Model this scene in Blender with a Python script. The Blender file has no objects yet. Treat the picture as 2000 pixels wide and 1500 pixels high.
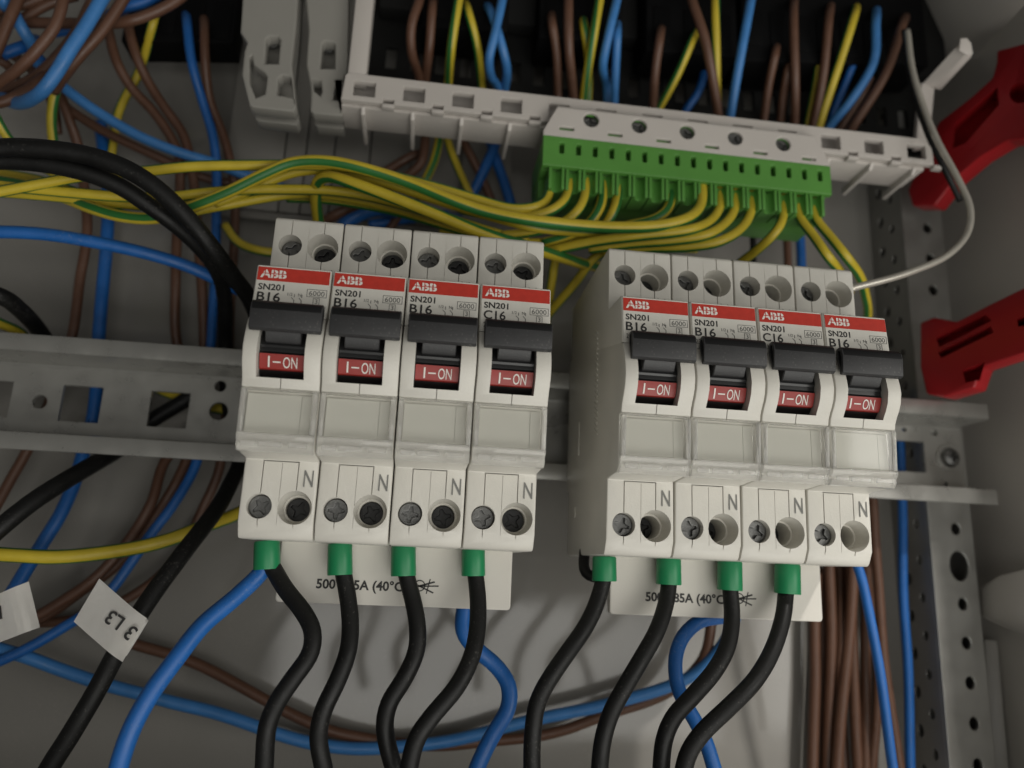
import bpy, bmesh, math, random
from mathutils import Vector, Matrix
random.seed(7)

# ------------------------------------------------------------------ camera, light, exposure
S = 0.001                                  # everything below is written in millimetres
CAM = (40.441, -46.248, 239.363)           # x, z, d  (d = millimetres in front of the rail)
FPX = 1498.73                              # focal length in pixels of a 2000 px wide frame
RM = ((0.99081654, -0.04139615, -0.12872041),
      (0.07045919, 0.97058519, 0.23021706),
      (0.11540402, -0.2371724, 0.9645886))
scene = bpy.context.scene
col = scene.collection

cd = bpy.data.cameras.new('camera')
cam = bpy.data.objects.new('camera', cd); col.objects.link(cam)
_w = lambda a: Vector((a[0], a[2], -a[1]))                # solver axes (x, down, forward) -> Blender
cx, cy, cz = _w(RM[0]), -_w(RM[1]), -_w(RM[2])
cam.matrix_world = Matrix(((cx.x, cy.x, cz.x, CAM[0]*S), (cx.y, cy.y, cz.y, -CAM[2]*S),
                           (cx.z, cy.z, cz.z, CAM[1]*S), (0, 0, 0, 1)))
cd.sensor_width = 36.0; cd.sensor_fit = 'HORIZONTAL'
cd.lens = 36.0*FPX/2000.0
cd.clip_start = 0.005; cd.clip_end = 50.0
cd.dof.use_dof = True; cd.dof.focus_distance = 0.192; cd.dof.aperture_fstop = 9.0
scene.camera = cam

world = bpy.data.worlds.new('World'); scene.world = world; world.use_nodes = True
wb = world.node_tree.nodes['Background']
wb.inputs[0].default_value = (1.0, 0.97, 0.91, 1); wb.inputs[1].default_value = 0.095

def area(name, loc, target, size, power, colr, sizey=None, spread=180):
    ld = bpy.data.lights.new(name, 'AREA'); ld.energy = power; ld.color = colr
    ld.size = size*S
    if sizey: ld.shape = 'RECTANGLE'; ld.size_y = sizey*S
    ld.spread = math.radians(spread)
    o = bpy.data.objects.new(name, ld); col.objects.link(o)
    L = Vector((loc[0], -loc[2], loc[1]))*S; T = Vector((target[0], -target[2], target[1]))*S
    o.location = L; o.rotation_euler = (T-L).to_track_quat('-Z', 'Y').to_euler()
    return o
# lamps standing in for the room: low window opposite, added fills below and right
area('room_window', (150, -150, 600), (110, -40, 0), 500, .58, (1.0, 0.985, 0.935), 140)
area('floor_fill', (270, -470, 480), (140, -20, 0), 520, 2.2, (1.0, 0.985, 0.93), 360)  # added fill lamp from below, stands in for floor bounce
area('right_fill', (560, -60, 480), (100, -30, 0), 300, 1.05, (1.0, 0.975, 0.91), 300)  # added soft fill lamp from the right
# ceiling spot above right whose beam only reaches the lower right of the cabinet
sl_ = bpy.data.lights.new('ceiling_spot', 'SPOT'); sl_.energy = 15.0; sl_.color = (1.0, 0.96, 0.90)
sl_.shadow_soft_size = 0.022; sl_.spot_size = math.radians(14.5); sl_.spot_blend = .5
so_ = bpy.data.objects.new('ceiling_spot', sl_); col.objects.link(so_)
so_.location = Vector((430, -560, 400))*S
so_.rotation_euler = (Vector((190, 38, -152))*S-so_.location).to_track_quat('-Z', 'Y').to_euler()

scene.view_settings.view_transform = 'Standard'; scene.view_settings.look = 'None'
scene.view_settings.exposure = 0.0; scene.view_settings.gamma = 1.0
scene.render.engine = 'CYCLES'
scene.cycles.max_bounces = 7; scene.cycles.transparent_max_bounces = 12
scene.cycles.use_denoising = True

# ------------------------------------------------------------------ pixel <-> place helpers
def ray(u, v):
    a = ((u-1000)/FPX, (v-750)/FPX, 1.0)
    r = [sum(RM[k][i]*a[k] for k in range(3)) for i in range(3)]
    return r                                              # (x, down, forward)
def at(u, v, d):
    r = ray(u, v); t = (CAM[2]-d)/r[2]
    return (CAM[0]+t*r[0], CAM[1]-t*r[1])                 # x, z at depth d
def P(u, v, d):
    x, z = at(u, v, d); return Vector((x, -d, z))
def W(x, z, d): return Vector((x, -d, z))

# ------------------------------------------------------------------ materials
def lin(c): return tuple((v/12.92 if v <= 0.04045 else ((v+0.055)/1.055)**2.4) for v in [k/255.0 for k in c])
def pmat(name, rgb, rough=0.5, metal=0.0, bump=0.0, bscale=900.0, vary=0.0, vscale=60.0, spec=0.5,
         stretch=None, rvary=0.0, dust=0.0):
    m = bpy.data.materials.new(name); m.use_nodes = True
    nt = m.node_tree; b = nt.nodes['Principled BSDF']
    b.inputs['Base Color'].default_value = (*rgb, 1); b.inputs['Roughness'].default_value = rough
    b.inputs['Metallic'].default_value = metal; b.inputs['Specular IOR Level'].default_value = spec
    tc = nt.nodes.new('ShaderNodeTexCoord'); src = tc.outputs['Object']
    if stretch:
        mp = nt.nodes.new('ShaderNodeMapping'); mp.inputs['Scale'].default_value = stretch
        nt.links.new(src, mp.inputs[0]); src = mp.outputs[0]
    if vary or rvary:
        n = nt.nodes.new('ShaderNodeTexNoise'); n.inputs['Scale'].default_value = vscale
        n.inputs['Detail'].default_value = 6; nt.links.new(src, n.inputs['Vector'])
        if vary:
            r = nt.nodes.new('ShaderNodeMapRange'); r.inputs[1].default_value = .25; r.inputs[2].default_value = .75
            r.inputs[3].default_value = 1-vary; r.inputs[4].default_value = 1+vary
            nt.links.new(n.outputs[0], r.inputs[0])
            mx = nt.nodes.new('ShaderNodeVectorMath'); mx.operation = 'SCALE'
            mx.inputs[0].default_value = rgb; nt.links.new(r.outputs[0], mx.inputs['Scale'])
            nt.links.new(mx.outputs[0], b.inputs['Base Color'])
        if rvary:
            r2 = nt.nodes.new('ShaderNodeMapRange'); r2.inputs[1].default_value = .3; r2.inputs[2].default_value = .7
            r2.inputs[3].default_value = max(.03, rough-rvary); r2.inputs[4].default_value = rough+rvary
            nt.links.new(n.outputs[0], r2.inputs[0]); nt.links.new(r2.outputs[0], b.inputs['Roughness'])
    if dust:
        nd = nt.nodes.new('ShaderNodeTexNoise'); nd.inputs['Scale'].default_value = 1600; nd.inputs['Detail'].default_value = 2
        nt.links.new(tc.outputs['Object'], nd.inputs['Vector'])
        nm = nt.nodes.new('ShaderNodeTexNoise'); nm.inputs['Scale'].default_value = 70; nt.links.new(tc.outputs['Object'], nm.inputs['Vector'])
        ad = nt.nodes.new('ShaderNodeMath'); ad.operation = 'MULTIPLY_ADD'; ad.inputs[1].default_value = .35
        nt.links.new(nm.outputs[0], ad.inputs[0]); nt.links.new(nd.outputs[0], ad.inputs[2])
        rd = nt.nodes.new('ShaderNodeMapRange'); rd.inputs[1].default_value = .82; rd.inputs[2].default_value = .95
        rd.inputs[3].default_value = 0; rd.inputs[4].default_value = dust; nt.links.new(ad.outputs[0], rd.inputs[0])
        mxd = nt.nodes.new('ShaderNodeMix'); mxd.data_type = 'RGBA'
        mxd.inputs[7].default_value = (.42, .40, .36, 1); nt.links.new(rd.outputs[0], mxd.inputs[0])
        if b.inputs['Base Color'].is_linked: nt.links.new(b.inputs['Base Color'].links[0].from_socket, mxd.inputs[6])
        else: mxd.inputs[6].default_value = (*rgb, 1)
        nt.links.new(mxd.outputs[2], b.inputs['Base Color'])
    if bump:
        n2 = nt.nodes.new('ShaderNodeTexNoise'); n2.inputs['Scale'].default_value = bscale
        n2.inputs['Detail'].default_value = 4; nt.links.new(src, n2.inputs['Vector'])
        bp = nt.nodes.new('ShaderNodeBump'); bp.inputs['Strength'].default_value = bump
        bp.inputs['Distance'].default_value = 0.0002
        nt.links.new(n2.outputs[0], bp.inputs['Height']); nt.links.new(bp.outputs[0], b.inputs['Normal'])
    return m

M = {}
M['white'] = pmat('white_plastic', (.60, .58, .525), .42, bump=.2, bscale=2500, vary=.045, vscale=120, rvary=.06, dust=.08)
M['whitebar'] = pmat('white_bar_plastic', (.50, .465, .43), .38, bump=.1, bscale=1500, vary=.05, vscale=40)
M['cover'] = pmat('busbar_cover_plastic', (.56, .535, .485), .45, bump=.1, bscale=2000, vary=.03)
M['paper'] = pmat('marker_paper', (.55, .54, .485), .75, vary=.02, vscale=120)
M['label'] = pmat('label_print', (.62, .60, .545), .5, vary=.03, vscale=300)
M['red'] = pmat('label_red', (.46, .035, .022), .45, vary=.12, vscale=700)
M['ink'] = pmat('ink_black', (.022, .021, .02), .6)
M['inkgrey'] = pmat('ink_grey', (.10, .10, .095), .6)
M['inkn'] = pmat('ink_mid_grey', (.17, .17, .16), .6)
M['inkwhite'] = pmat('ink_white', (.72, .69, .64), .5)
M['handle'] = pmat('toggle_dark_grey', (.030, .030, .031), .5, bump=.25, bscale=2500, vary=.1, vscale=300, dust=.12)
M['handletop'] = pmat('toggle_lip_shade', (.004, .004, .0045), .45)  # toggle's upper lip, its shade put into the colour
M['rotor'] = pmat('rotor_black', (.006, .006, .0065), .3)
M['rotorred'] = pmat('rotor_red', (.27, .018, .013), .42, vary=.08, vscale=400)
M['screw'] = pmat('screw_zinc', (.17, .17, .165), .45, metal=.9, bump=.3, bscale=3000, vary=.2, vscale=900)
M['screwdark'] = pmat('screw_dark', (.05, .05, .05), .5, metal=.8, vary=.2, vscale=900)
M['zinc'] = pmat('galvanised_steel', (.40, .395, .37), .32, metal=.62, bump=.12, bscale=1200, vary=.07, vscale=140, rvary=.08, dust=.10)
M['zinc2'] = pmat('column_steel', (.34, .335, .315), .45, metal=.7, bump=.1, bscale=900, vary=.08, vscale=120, rvary=.08, dust=.10)
M['plate'] = pmat('grey_enamel', (.25, .24, .22), .10, bump=.03, bscale=250, vary=.05, vscale=25, rvary=.04, dust=.25)
M['wall'] = pmat('side_enamel', (.52, .50, .46), .35, bump=.1, bscale=600, vary=.04, vscale=15)
M['panel'] = pmat('grey_cover', (.24, .23, .21), .45, vary=.04, vscale=20)
M['dark'] = pmat('dark_bracket', (.013, .013, .0125), .65, vary=.2, vscale=40, spec=.2)
M['blackplastic'] = pmat('black_plastic', (.0022, .0022, .0025), .65, vary=.2, vscale=80, spec=.12)
M['clamp'] = pmat('grey_clamp_plastic', (.27, .26, .235), .35, bump=.1, bscale=800, vary=.05, vscale=40)
M['green'] = pmat('terminal_green', (.085, .25, .045), .42, vary=.08, vscale=80)
M['ferrule'] = pmat('ferrule_green', (.010, .20, .075), .4, vary=.12, vscale=160, stretch=(1, 1, .2))
M['redplastic'] = pmat('red_plastic', (.34, .010, .014), .38, bump=.1, bscale=600, vary=.1, vscale=40)
M['black'] = pmat('wire_black', (.0038, .0038, .0036), .55, bump=.25, bscale=700, vary=.2, vscale=160, spec=.35, rvary=.1, dust=.10)
M['blue'] = pmat('wire_blue', (.010, .105, .36), .45, vary=.1, vscale=200, bump=.2, bscale=600, rvary=.1, dust=.15)
M['lblue'] = pmat('wire_light_blue', (.045, .19, .47), .45, vary=.1, vscale=200, bump=.2, bscale=600, rvary=.1, dust=.15)
M['brown'] = pmat('wire_brown', (.108, .050, .029), .48, vary=.12, vscale=200, bump=.2, bscale=600, rvary=.1, dust=.12)
M['silver'] = pmat('wire_silver', (.50, .47, .41), .28, metal=.45, vary=.08, vscale=200)
M['yellow'] = pmat('wire_yellow', (.56, .36, .022), .45, vary=.06, vscale=150)
M['tag'] = pmat('tag_white', (.86, .84, .80), .5, vary=.03, vscale=100)

def earth():
    m = bpy.data.materials.new('wire_yellow_green'); m.use_nodes = True
    nt = m.node_tree; b = nt.nodes['Principled BSDF']; b.inputs['Roughness'].default_value = .42
    uv = nt.nodes.new('ShaderNodeUVMap'); sp = nt.nodes.new('ShaderNodeSeparateXYZ')
    nt.links.new(uv.outputs[0], sp.inputs[0])
    dbl = nt.nodes.new('ShaderNodeMath'); dbl.operation = 'MULTIPLY'; dbl.inputs[1].default_value = 2.0; nt.links.new(sp.outputs[0], dbl.inputs[0])   # two green stripes, opposite each other
    fr = nt.nodes.new('ShaderNodeMath'); fr.operation = 'FRACT'; nt.links.new(dbl.outputs[0], fr.inputs[0])
    cr = nt.nodes.new('ShaderNodeValToRGB'); e = cr.color_ramp.elements
    Y = (.52, .40, .030, 1); G = (.022, .14, .028, 1)
    e[0].position = 0; e[0].color = G; e[1].position = .34; e[1].color = G
    a = e.new(.38); a.color = Y; c = e.new(.96); c.color = Y; k = e.new(1.0); k.color = G
    nt.links.new(fr.outputs[0], cr.inputs[0])
    tc = nt.nodes.new('ShaderNodeTexCoord'); n = nt.nodes.new('ShaderNodeTexNoise'); n.inputs['Scale'].default_value = 180
    nt.links.new(tc.outputs['Object'], n.inputs['Vector'])
    mr = nt.nodes.new('ShaderNodeMapRange'); mr.inputs[3].default_value = .85; mr.inputs[4].default_value = 1.15
    nt.links.new(n.outputs[0], mr.inputs[0])
    vm = nt.nodes.new('ShaderNodeVectorMath'); vm.operation = 'SCALE'
    nt.links.new(cr.outputs[0], vm.inputs[0]); nt.links.new(mr.outputs[0], vm.inputs['Scale'])
    nt.links.new(vm.outputs[0], b.inputs['Base Color'])
    return m
M['yg'] = earth()

def clear():
    m = bpy.data.materials.new('clear_plastic'); m.use_nodes = True
    nt = m.node_tree; nt.nodes.remove(nt.nodes['Principled BSDF']); out = nt.nodes['Material Output']
    tr = nt.nodes.new('ShaderNodeBsdfTransparent'); tr.inputs[0].default_value = (.985, .985, .98, 1)
    gl = nt.nodes.new('ShaderNodeBsdfGlossy'); gl.inputs['Roughness'].default_value = .07
    fr = nt.nodes.new('ShaderNodeFresnel'); fr.inputs[0].default_value = 1.6
    mx = nt.nodes.new('ShaderNodeMixShader')
    geo = nt.nodes.new('ShaderNodeNewGeometry'); sub = nt.nodes.new('ShaderNodeMath'); sub.operation = 'SUBTRACT'; sub.inputs[0].default_value = 1.0
    mul = nt.nodes.new('ShaderNodeMath'); mul.operation = 'MULTIPLY'
    nt.links.new(geo.outputs['Backfacing'], sub.inputs[1]); nt.links.new(sub.outputs[0], mul.inputs[0]); nt.links.new(fr.outputs[0], mul.inputs[1])
    nt.links.new(mul.outputs[0], mx.inputs[0]); nt.links.new(tr.outputs[0], mx.inputs[1]); nt.links.new(gl.outputs[0], mx.inputs[2])
    nt.links.new(mx.outputs[0], out.inputs[0])
    return m
M['clear'] = clear()
def rimglass():
    m = bpy.data.materials.new('clear_rim'); m.use_nodes = True
    nt = m.node_tree; b = nt.nodes['Principled BSDF']; out = nt.nodes['Material Output']
    b.inputs['Base Color'].default_value = (.93, .92, .90, 1); b.inputs['Transmission Weight'].default_value = .8
    b.inputs['IOR'].default_value = 1.49; b.inputs['Roughness'].default_value = .06
    tr = nt.nodes.new('ShaderNodeBsdfTransparent'); tr.inputs[0].default_value = (.95, .95, .94, 1)
    mx = nt.nodes.new('ShaderNodeMixShader'); mx.inputs[0].default_value = .62
    nt.links.new(tr.outputs[0], mx.inputs[1]); nt.links.new(b.outputs[0], mx.inputs[2]); nt.links.new(mx.outputs[0], out.inputs[0])
    return m
M['rim'] = rimglass()

# ------------------------------------------------------------------ mesh helpers (all in mm, scaled at the end)
def fin(me, mats, smooth=None):
    me.transform(Matrix.Scale(S, 4))
    for m in (mats if isinstance(mats, (list, tuple)) else [mats]): me.materials.append(M[m] if isinstance(m, str) else m)
    if smooth is not None: shade(me, smooth)
    return me
def shade(me, ang):
    for p in me.polygons: p.use_smooth = True
    me.set_sharp_from_angle(angle=math.radians(ang))
def obj(name, me, parent=None, loc=None, **props):
    o = bpy.data.objects.new(name, me); col.objects.link(o)
    if parent is not None: o.parent = parent
    if loc is not None: o.location = Vector(loc)*S
    for k, v in props.items(): o[k] = v
    return o
def thing(name, label, cat, loc=(0, 0, 0), group=None, mesh=None):
    o = obj(name, mesh, None, loc, label=label, category=cat)
    if group: o['group'] = group
    return o
def bm_mesh(bm, name, mats, smooth=None):
    bmesh.ops.recalc_face_normals(bm, faces=bm.faces)
    me = bpy.data.meshes.new(name); bm.to_mesh(me); bm.free()
    return fin(me, mats, smooth)
def bm_poly(bm, pts, vec, bevel=0.0, seg=2, mind=25, mat=0):
    vs = [bm.verts.new(p) for p in pts]
    f = bm.faces.new(vs); f.material_index = mat
    r = bmesh.ops.extrude_face_region(bm, geom=[f])
    nv = [g for g in r['geom'] if isinstance(g, bmesh.types.BMVert)]
    bmesh.ops.translate(bm, vec=Vector(vec), verts=nv)
    allv = set(vs) | set(nv)
    faces = list({fc for v in allv for fc in v.link_faces})
    for fc in faces: fc.material_index = mat
    bmesh.ops.recalc_face_normals(bm, faces=faces)
    if bevel:
        es = [e for e in {e for v in allv for e in v.link_edges} if len(e.link_faces) == 2 and e.calc_face_angle(0) > math.radians(mind)]
        bmesh.ops.bevel(bm, geom=es, offset=bevel, segments=seg, affect='EDGES', profile=.5)
    return bm
def poly(name, pts, vec, mats, bevel=0.0, seg=2, mind=25, smooth=30):
    bm = bmesh.new(); bm_poly(bm, pts, vec, bevel, seg, mind)
    return bm_mesh(bm, name, mats, smooth)
def bm_box(bm, x0, x1, z0, z1, d0, d1, bevel=0.0, seg=2, mat=0):
    return bm_poly(bm, [W(x0, z0, d0), W(x1, z0, d0), W(x1, z1, d0), W(x0, z1, d0)], (0, -(d1-d0), 0), bevel, seg, mat=mat)
def box(name, x0, x1, z0, z1, d0, d1, mats, bevel=0.3, seg=2):
    bm = bmesh.new(); bm_box(bm, x0, x1, z0, z1, d0, d1, bevel, seg); return bm_mesh(bm, name, mats, 30)
def rect(x0, z0, x1, z1, r=0.0, n=4):
    if not r: return [(x0, z0), (x1, z0), (x1, z1), (x0, z1)]
    out = []
    for cx_, cz_, a0 in ((x1-r, z0+r, -90), (x1-r, z1-r, 0), (x0+r, z1-r, 90), (x0+r, z0+r, 180)):
        for k in range(n+1):
            a = math.radians(a0+90*k/n); out.append((cx_+r*math.cos(a), cz_+r*math.sin(a)))
    return out
def circ(x, z, r, n=20, rz=None): return [(x+r*math.cos(2*math.pi*k/n), z+(rz or r)*math.sin(2*math.pi*k/n)) for k in range(n)]
def sheet(outline, holes, thick, bevel=0.0):
    """a plate with real holes; local x, y, and thickness along local z centred on 0 (millimetres)"""
    cu = bpy.data.curves.new('tmp', 'CURVE'); cu.dimensions = '2D'; cu.fill_mode = 'BOTH'
    for lp in [outline]+list(holes):
        sp = cu.splines.new('POLY'); sp.points.add(len(lp)-1); sp.use_cyclic_u = True
        for p, q in zip(sp.points, lp): p.co = (q[0], q[1], 0, 1)
    cu.extrude = max(thick/2-bevel, .001)
    if bevel: cu.bevel_depth = bevel; cu.bevel_resolution = 1; cu.offset = -bevel
    o = bpy.data.objects.new('tmp', cu)
    me = bpy.data.meshes.new_from_object(o)
    bpy.data.objects.remove(o); bpy.data.curves.remove(cu)
    return me
FRONT = Matrix(((1, 0, 0, 0), (0, 0, -1, 0), (0, 1, 0, 0), (0, 0, 0, 1)))      # sheet x,y,z -> world x,z,towards viewer
def plate(name, outline, holes, d0, d1, mats, bevel=0.0, smooth=30):
    me = sheet(outline, holes, d1-d0, bevel); me.transform(Matrix.Translation((0, -(d0+d1)/2, 0)) @ FRONT)
    return fin(me, mats, smooth)
def text_me(s, size=1.0, width=None, height=None, bold=0.0, extrude=0.03, align='LEFT', spacing=1.0):
    cu = bpy.data.curves.new('tmp', 'FONT'); cu.body = s; cu.size = size; cu.extrude = extrude; cu.offset = bold*size
    cu.resolution_u = 3; cu.space_character = spacing
    o = bpy.data.objects.new('tmp', cu); me = bpy.data.meshes.new_from_object(o)
    bpy.data.objects.remove(o); bpy.data.curves.remove(cu)
    xs = [v.co.x for v in me.vertices]; ys = [v.co.y for v in me.vertices]
    me.transform(Matrix.Translation((-min(xs), 0, 0)))
    w = max(xs)-min(xs); h = max(ys)
    sx = width/w if width else 1; sy = height/h if height else sx
    if not width: sx = sy
    me.transform(Matrix.Diagonal((sx, sy, 1, 1)))
    return me
def join(meshes):
    bm = bmesh.new()
    for m in meshes: bm.from_mesh(m)
    me = bpy.data.meshes.new('joined'); bm.to_mesh(me); bm.free()
    for m in meshes: bpy.data.meshes.remove(m)
    return me
def catmull(pts, step=1.2):
    if len(pts) == 2: pts = [pts[0], (pts[0]+pts[1])/2, pts[1]]
    p = [2*pts[0]-pts[1]]+list(pts)+[2*pts[-1]-pts[-2]]
    out = []
    for i in range(1, len(p)-2):
        a, b, c, d = p[i-1], p[i], p[i+1], p[i+2]
        t0 = 0; t1 = max((b-a).length, 1e-4)**.5; t2 = t1+max((c-b).length, 1e-4)**.5; t3 = t2+max((d-c).length, 1e-4)**.5
        n = max(2, int((c-b).length/step))
        for k in range(n):
            t = t1+(t2-t1)*k/n
            A1 = a*((t1-t)/(t1-t0))+b*((t-t0)/(t1-t0)); A2 = b*((t2-t)/(t2-t1))+c*((t-t1)/(t2-t1)); A3 = c*((t3-t)/(t3-t2))+d*((t-t2)/(t3-t2))
            B1 = A1*((t2-t)/(t2-t0))+A2*((t-t0)/(t2-t0)); B2 = A2*((t3-t)/(t3-t1))+A3*((t-t1)/(t3-t1))
            out.append(B1*((t2-t)/(t2-t1))+B2*((t-t1)/(t2-t1)))
    out.append(pts[-1]); return out
def tube_mesh(pts, r, mats, n=14, phase=0.0, twist=0.0, step=1.2, smoothing=2):
    q = catmull(pts, step)
    ph = [random.uniform(0, 6.28) for _ in range(6)]; wob = .10*min(r, 2)
    for i in range(1, len(q)-1):
        t_ = i*step; e = min(1, i/8, (len(q)-1-i)/8)
        q[i] = q[i]+Vector((math.sin(t_/13+ph[0])+.5*math.sin(t_/7+ph[1]), math.sin(t_/15+ph[2]), math.sin(t_/11+ph[3])+.5*math.sin(t_/6.5+ph[4])))*wob*1.3*e
    for _ in range(smoothing):
        q = [q[0]]+[(q[i-1]+2*q[i]+q[i+1])/4 for i in range(1, len(q)-1)]+[q[-1]]
    bm = bmesh.new(); uvl = bm.loops.layers.uv.new('UVMap')
    T = [(q[min(i+1, len(q)-1)]-q[max(i-1, 0)]).normalized() for i in range(len(q))]
    nrm = Vector((0, -1, 0)); nrm = (nrm-T[0]*nrm.dot(T[0])).normalized()
    rings = []; L = 0; Ls = []
    for i, c in enumerate(q):
        if i: L += (c-q[i-1]).length
        Ls.append(L)
        nrm = Vector((0, -1, 0)) if abs(T[i].y) < .9 else nrm
        nrm = (nrm-T[i]*nrm.dot(T[i])).normalized(); bn = T[i].cross(nrm)
        rings.append([bm.verts.new(c+(nrm*math.cos(2*math.pi*k/n)+bn*math.sin(2*math.pi*k/n))*r) for k in range(n)])
    for i in range(len(q)-1):
        for k in range(n):
            k2 = (k+1) % n
            f = bm.faces.new((rings[i][k], rings[i][k2], rings[i+1][k2], rings[i+1][k])); f.smooth = True
            for lp, (ii, kk) in zip(f.loops, ((i, k), (i, k+1), (i+1, k+1), (i+1, k))):
                lp[uvl].uv = (kk/n+phase+twist*Ls[ii], Ls[ii])
    bm.faces.new(rings[0][::-1]); bm.faces.new(rings[-1])
    me = bpy.data.meshes.new('wire'); bm.normal_update(); bm.to_mesh(me); bm.free()
    return fin(me, mats)
def px(pts): return [P(*p) for p in pts]
def cyl_cut(bm, x, z, d0, d1, r0, r1, n=32):
    a = [bm.verts.new(W(x+r0*math.cos(2*math.pi*k/n), z+r0*math.sin(2*math.pi*k/n), d0)) for k in range(n)]
    b = [bm.verts.new(W(x+r1*math.cos(2*math.pi*k/n), z+r1*math.sin(2*math.pi*k/n), d1)) for k in range(n)]
    bm.faces.new(a); bm.faces.new(b[::-1])
    for k in range(n): bm.faces.new((a[k], b[k], b[(k+1) % n], a[(k+1) % n]))
def boolean(me, cutters):
    """subtract each cutter mesh (all in mm) from me"""
    o = bpy.data.objects.new('tmp', me); col.objects.link(o); cs = []
    for c in cutters:
        k = bpy.data.objects.new('tmpc', c); col.objects.link(k); cs.append(k)
        md = o.modifiers.new('b', 'BOOLEAN'); md.operation = 'DIFFERENCE'; md.solver = 'EXACT'; md.object = k
    bpy.context.view_layer.update()
    dg = bpy.context.evaluated_depsgraph_get()
    r = bpy.data.meshes.new_from_object(o.evaluated_get(dg))
    for k in cs: bpy.data.objects.remove(k)
    bpy.data.objects.remove(o)
    return r
def raw(bm):
    bmesh.ops.recalc_face_normals(bm, faces=bm.faces); me = bpy.data.meshes.new('raw'); bm.to_mesh(me); bm.free(); return me

# ================================================================== THE SETTING
BP = -38.0
o = obj('back_plate', box('back_plate', -260, 252, -140, 330, BP-2, BP, 'plate', 0)); o['kind'] = 'structure'
o = obj('cabinet_side_wall', box('wall', 252, 255, -140, 330, BP-2, 62, 'wall', 0)); o['kind'] = 'structure'

o = obj('floor_shade_panel', box('floor_shade_panel', -260, 251.9, -126, -122, BP+.02, 70, 'wall', 0)); o['kind'] = 'structure'  # unseen panel added below the view to shade the lower back plate

# ================================================================== DIN RAIL
def rail():
    prof = [(0, 17.5), (0, 13.2), (-.3, 12.4), (-1.2, 12.0), (-13.6, 12.0), (-14.6, 11.6), (-15, 10.8),
            (-16.4, 10.8), (-16.2, 12.3), (-15.2, 13.3), (-14, 13.5), (-2.6, 13.5), (-1.6, 13.9), (-1.4, 14.6), (-1.4, 17.5)]
    bm = bmesh.new()
    for s in (1, -1):
        bm_poly(bm, [W(-150, s*z, d) for d, z in prof], (387, 0, 0), .18, 2, 50)
    bmesh.ops.recalc_face_normals(bm, faces=bm.faces)
    me = bpy.data.meshes.new('r'); bm.to_mesh(me); bm.free()
    holes = []
    for x in (-126.5, -99.8, -72.8, -46):
        holes.append(rect(x, -6.1, x+12.1, 5.6))
    holes.append(rect(208.5, -5.6, 222.2, 5.6))
    holes += [circ(-79, -.4, 2.25), circ(-24.5, .3, 3.0), circ(-25, 8.6, 1.9), circ(215, 9.6, 1.0, rz=.8), circ(236.5, 9.2, 1.8, rz=1.2), circ(234, -9.3, 1.0)]
    web = sheet(rect(-150, -10.85, 237, 10.85), holes[:-2]+[circ(226.5, 9.3, 1.7, rz=1.3), circ(229.5, -9.4, .9)], 1.4, 0)
    web.transform(Matrix.Translation((0, 15.7, 0)) @ FRONT)
    return fin(join([me, web]), 'zinc', 35)
R = thing('mounting_rail', 'galvanised top hat mounting rail with square and round holes carrying the breakers', 'rail', mesh=rail())
# screw holding the rail's right end
sx, sz = at(1860, 893, -13)
sc = thing('rail_screw', 'shiny cross recess pan head screw fixing right end of the mounting rail', 'screw', (sx, 14.7, sz))
bm = bmesh.new()
prof = [(0, 2.6), (1.5, 2.5), (2.8, 1.9), (3.5, .9), (3.6, 0)]; n = 28; prev = None
for r_, h in prof[1:]:
    ring = [bm.verts.new((r_*math.cos(2*math.pi*k/n), -h, r_*math.sin(2*math.pi*k/n))) for k in range(n)]
    if prev:
        for k in range(n): bm.faces.new((prev[k], ring[k], ring[(k+1) % n], prev[(k+1) % n]))
    else: bm.faces.new(ring)
    prev = ring
bm.faces.new(prev[::-1])
head = raw(bm); bm = bmesh.new(); bm_box(bm, -1.7, 1.7, -.45, .45, .8, 4); c1 = raw(bm)
bm = bmesh.new(); bm_box(bm, -.45, .45, -1.7, 1.7, .85, 4); c2 = raw(bm)
obj('screw_head', fin(boolean(head, [c1, c2]), 'screw', 30), sc)
me = sheet(circ(0, 0, 5.0, 32), [circ(0, 0, 2)], .6, .1); me.transform(FRONT); obj('washer', fin(me, 'zinc', 30), sc)

# ================================================================== PERFORATED COLUMN
CF = -16.6
cxl = at(1838, 1300, CF)[0]; cxr = at(1916, 1200, CF)[0]
colm = thing('perforated_column', 'vertical perforated galvanised steel column at right behind the rail end', 'column')
zs = [at(u, v, CF)[1] for u, v in ((1865, 1033), (1879, 1180))]
pit = (zs[0]-zs[1])/2
holes = []; z = zs[0]+pit*14
while z > -190:
    big = abs(z-(zs[0]-pit)) < 1
    holes.append(circ(at(1868, 1060, CF)[0]+.3, z, 3.6 if big else 1.75, 16, rz=5.2 if big else 2.1)); z -= pit
obj('front_face', plate('cf', rect(cxl, -121.5, cxr, 330), [h for h in holes if min(p[1] for p in h) > -120], CF-1.5, CF, 'zinc2', .25), colm)
dep = 20.5
def side_sheet(name, x, holes, mats, parent):
    me = sheet(rect(CF-1.6-dep, -121.5, CF-1.55, 330), [h for h in holes if min(p[1] for p in h) > -120], 1.4, .15)       # local x = d, local y = z
    me.transform(Matrix.Translation((x, 0, 0)) @ Matrix(((0, 0, 1, 0), (-1, 0, 0, 0), (0, 1, 0, 0), (0, 0, 0, 1))))
    return obj(name, fin(me, mats, 30), parent)
hs = []; z = zs[0]+pit*14+4
while z > -185:
    hs.append(circ(CF-7.0, z-pit*.18, 1.5, 14, rz=1.8)); hs.append(circ(CF-14.0, z+pit*.30, 1.7, 14, rz=2.2)); z -= pit
side_sheet('side_face', cxl+.7, hs, 'zinc2', colm)
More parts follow.
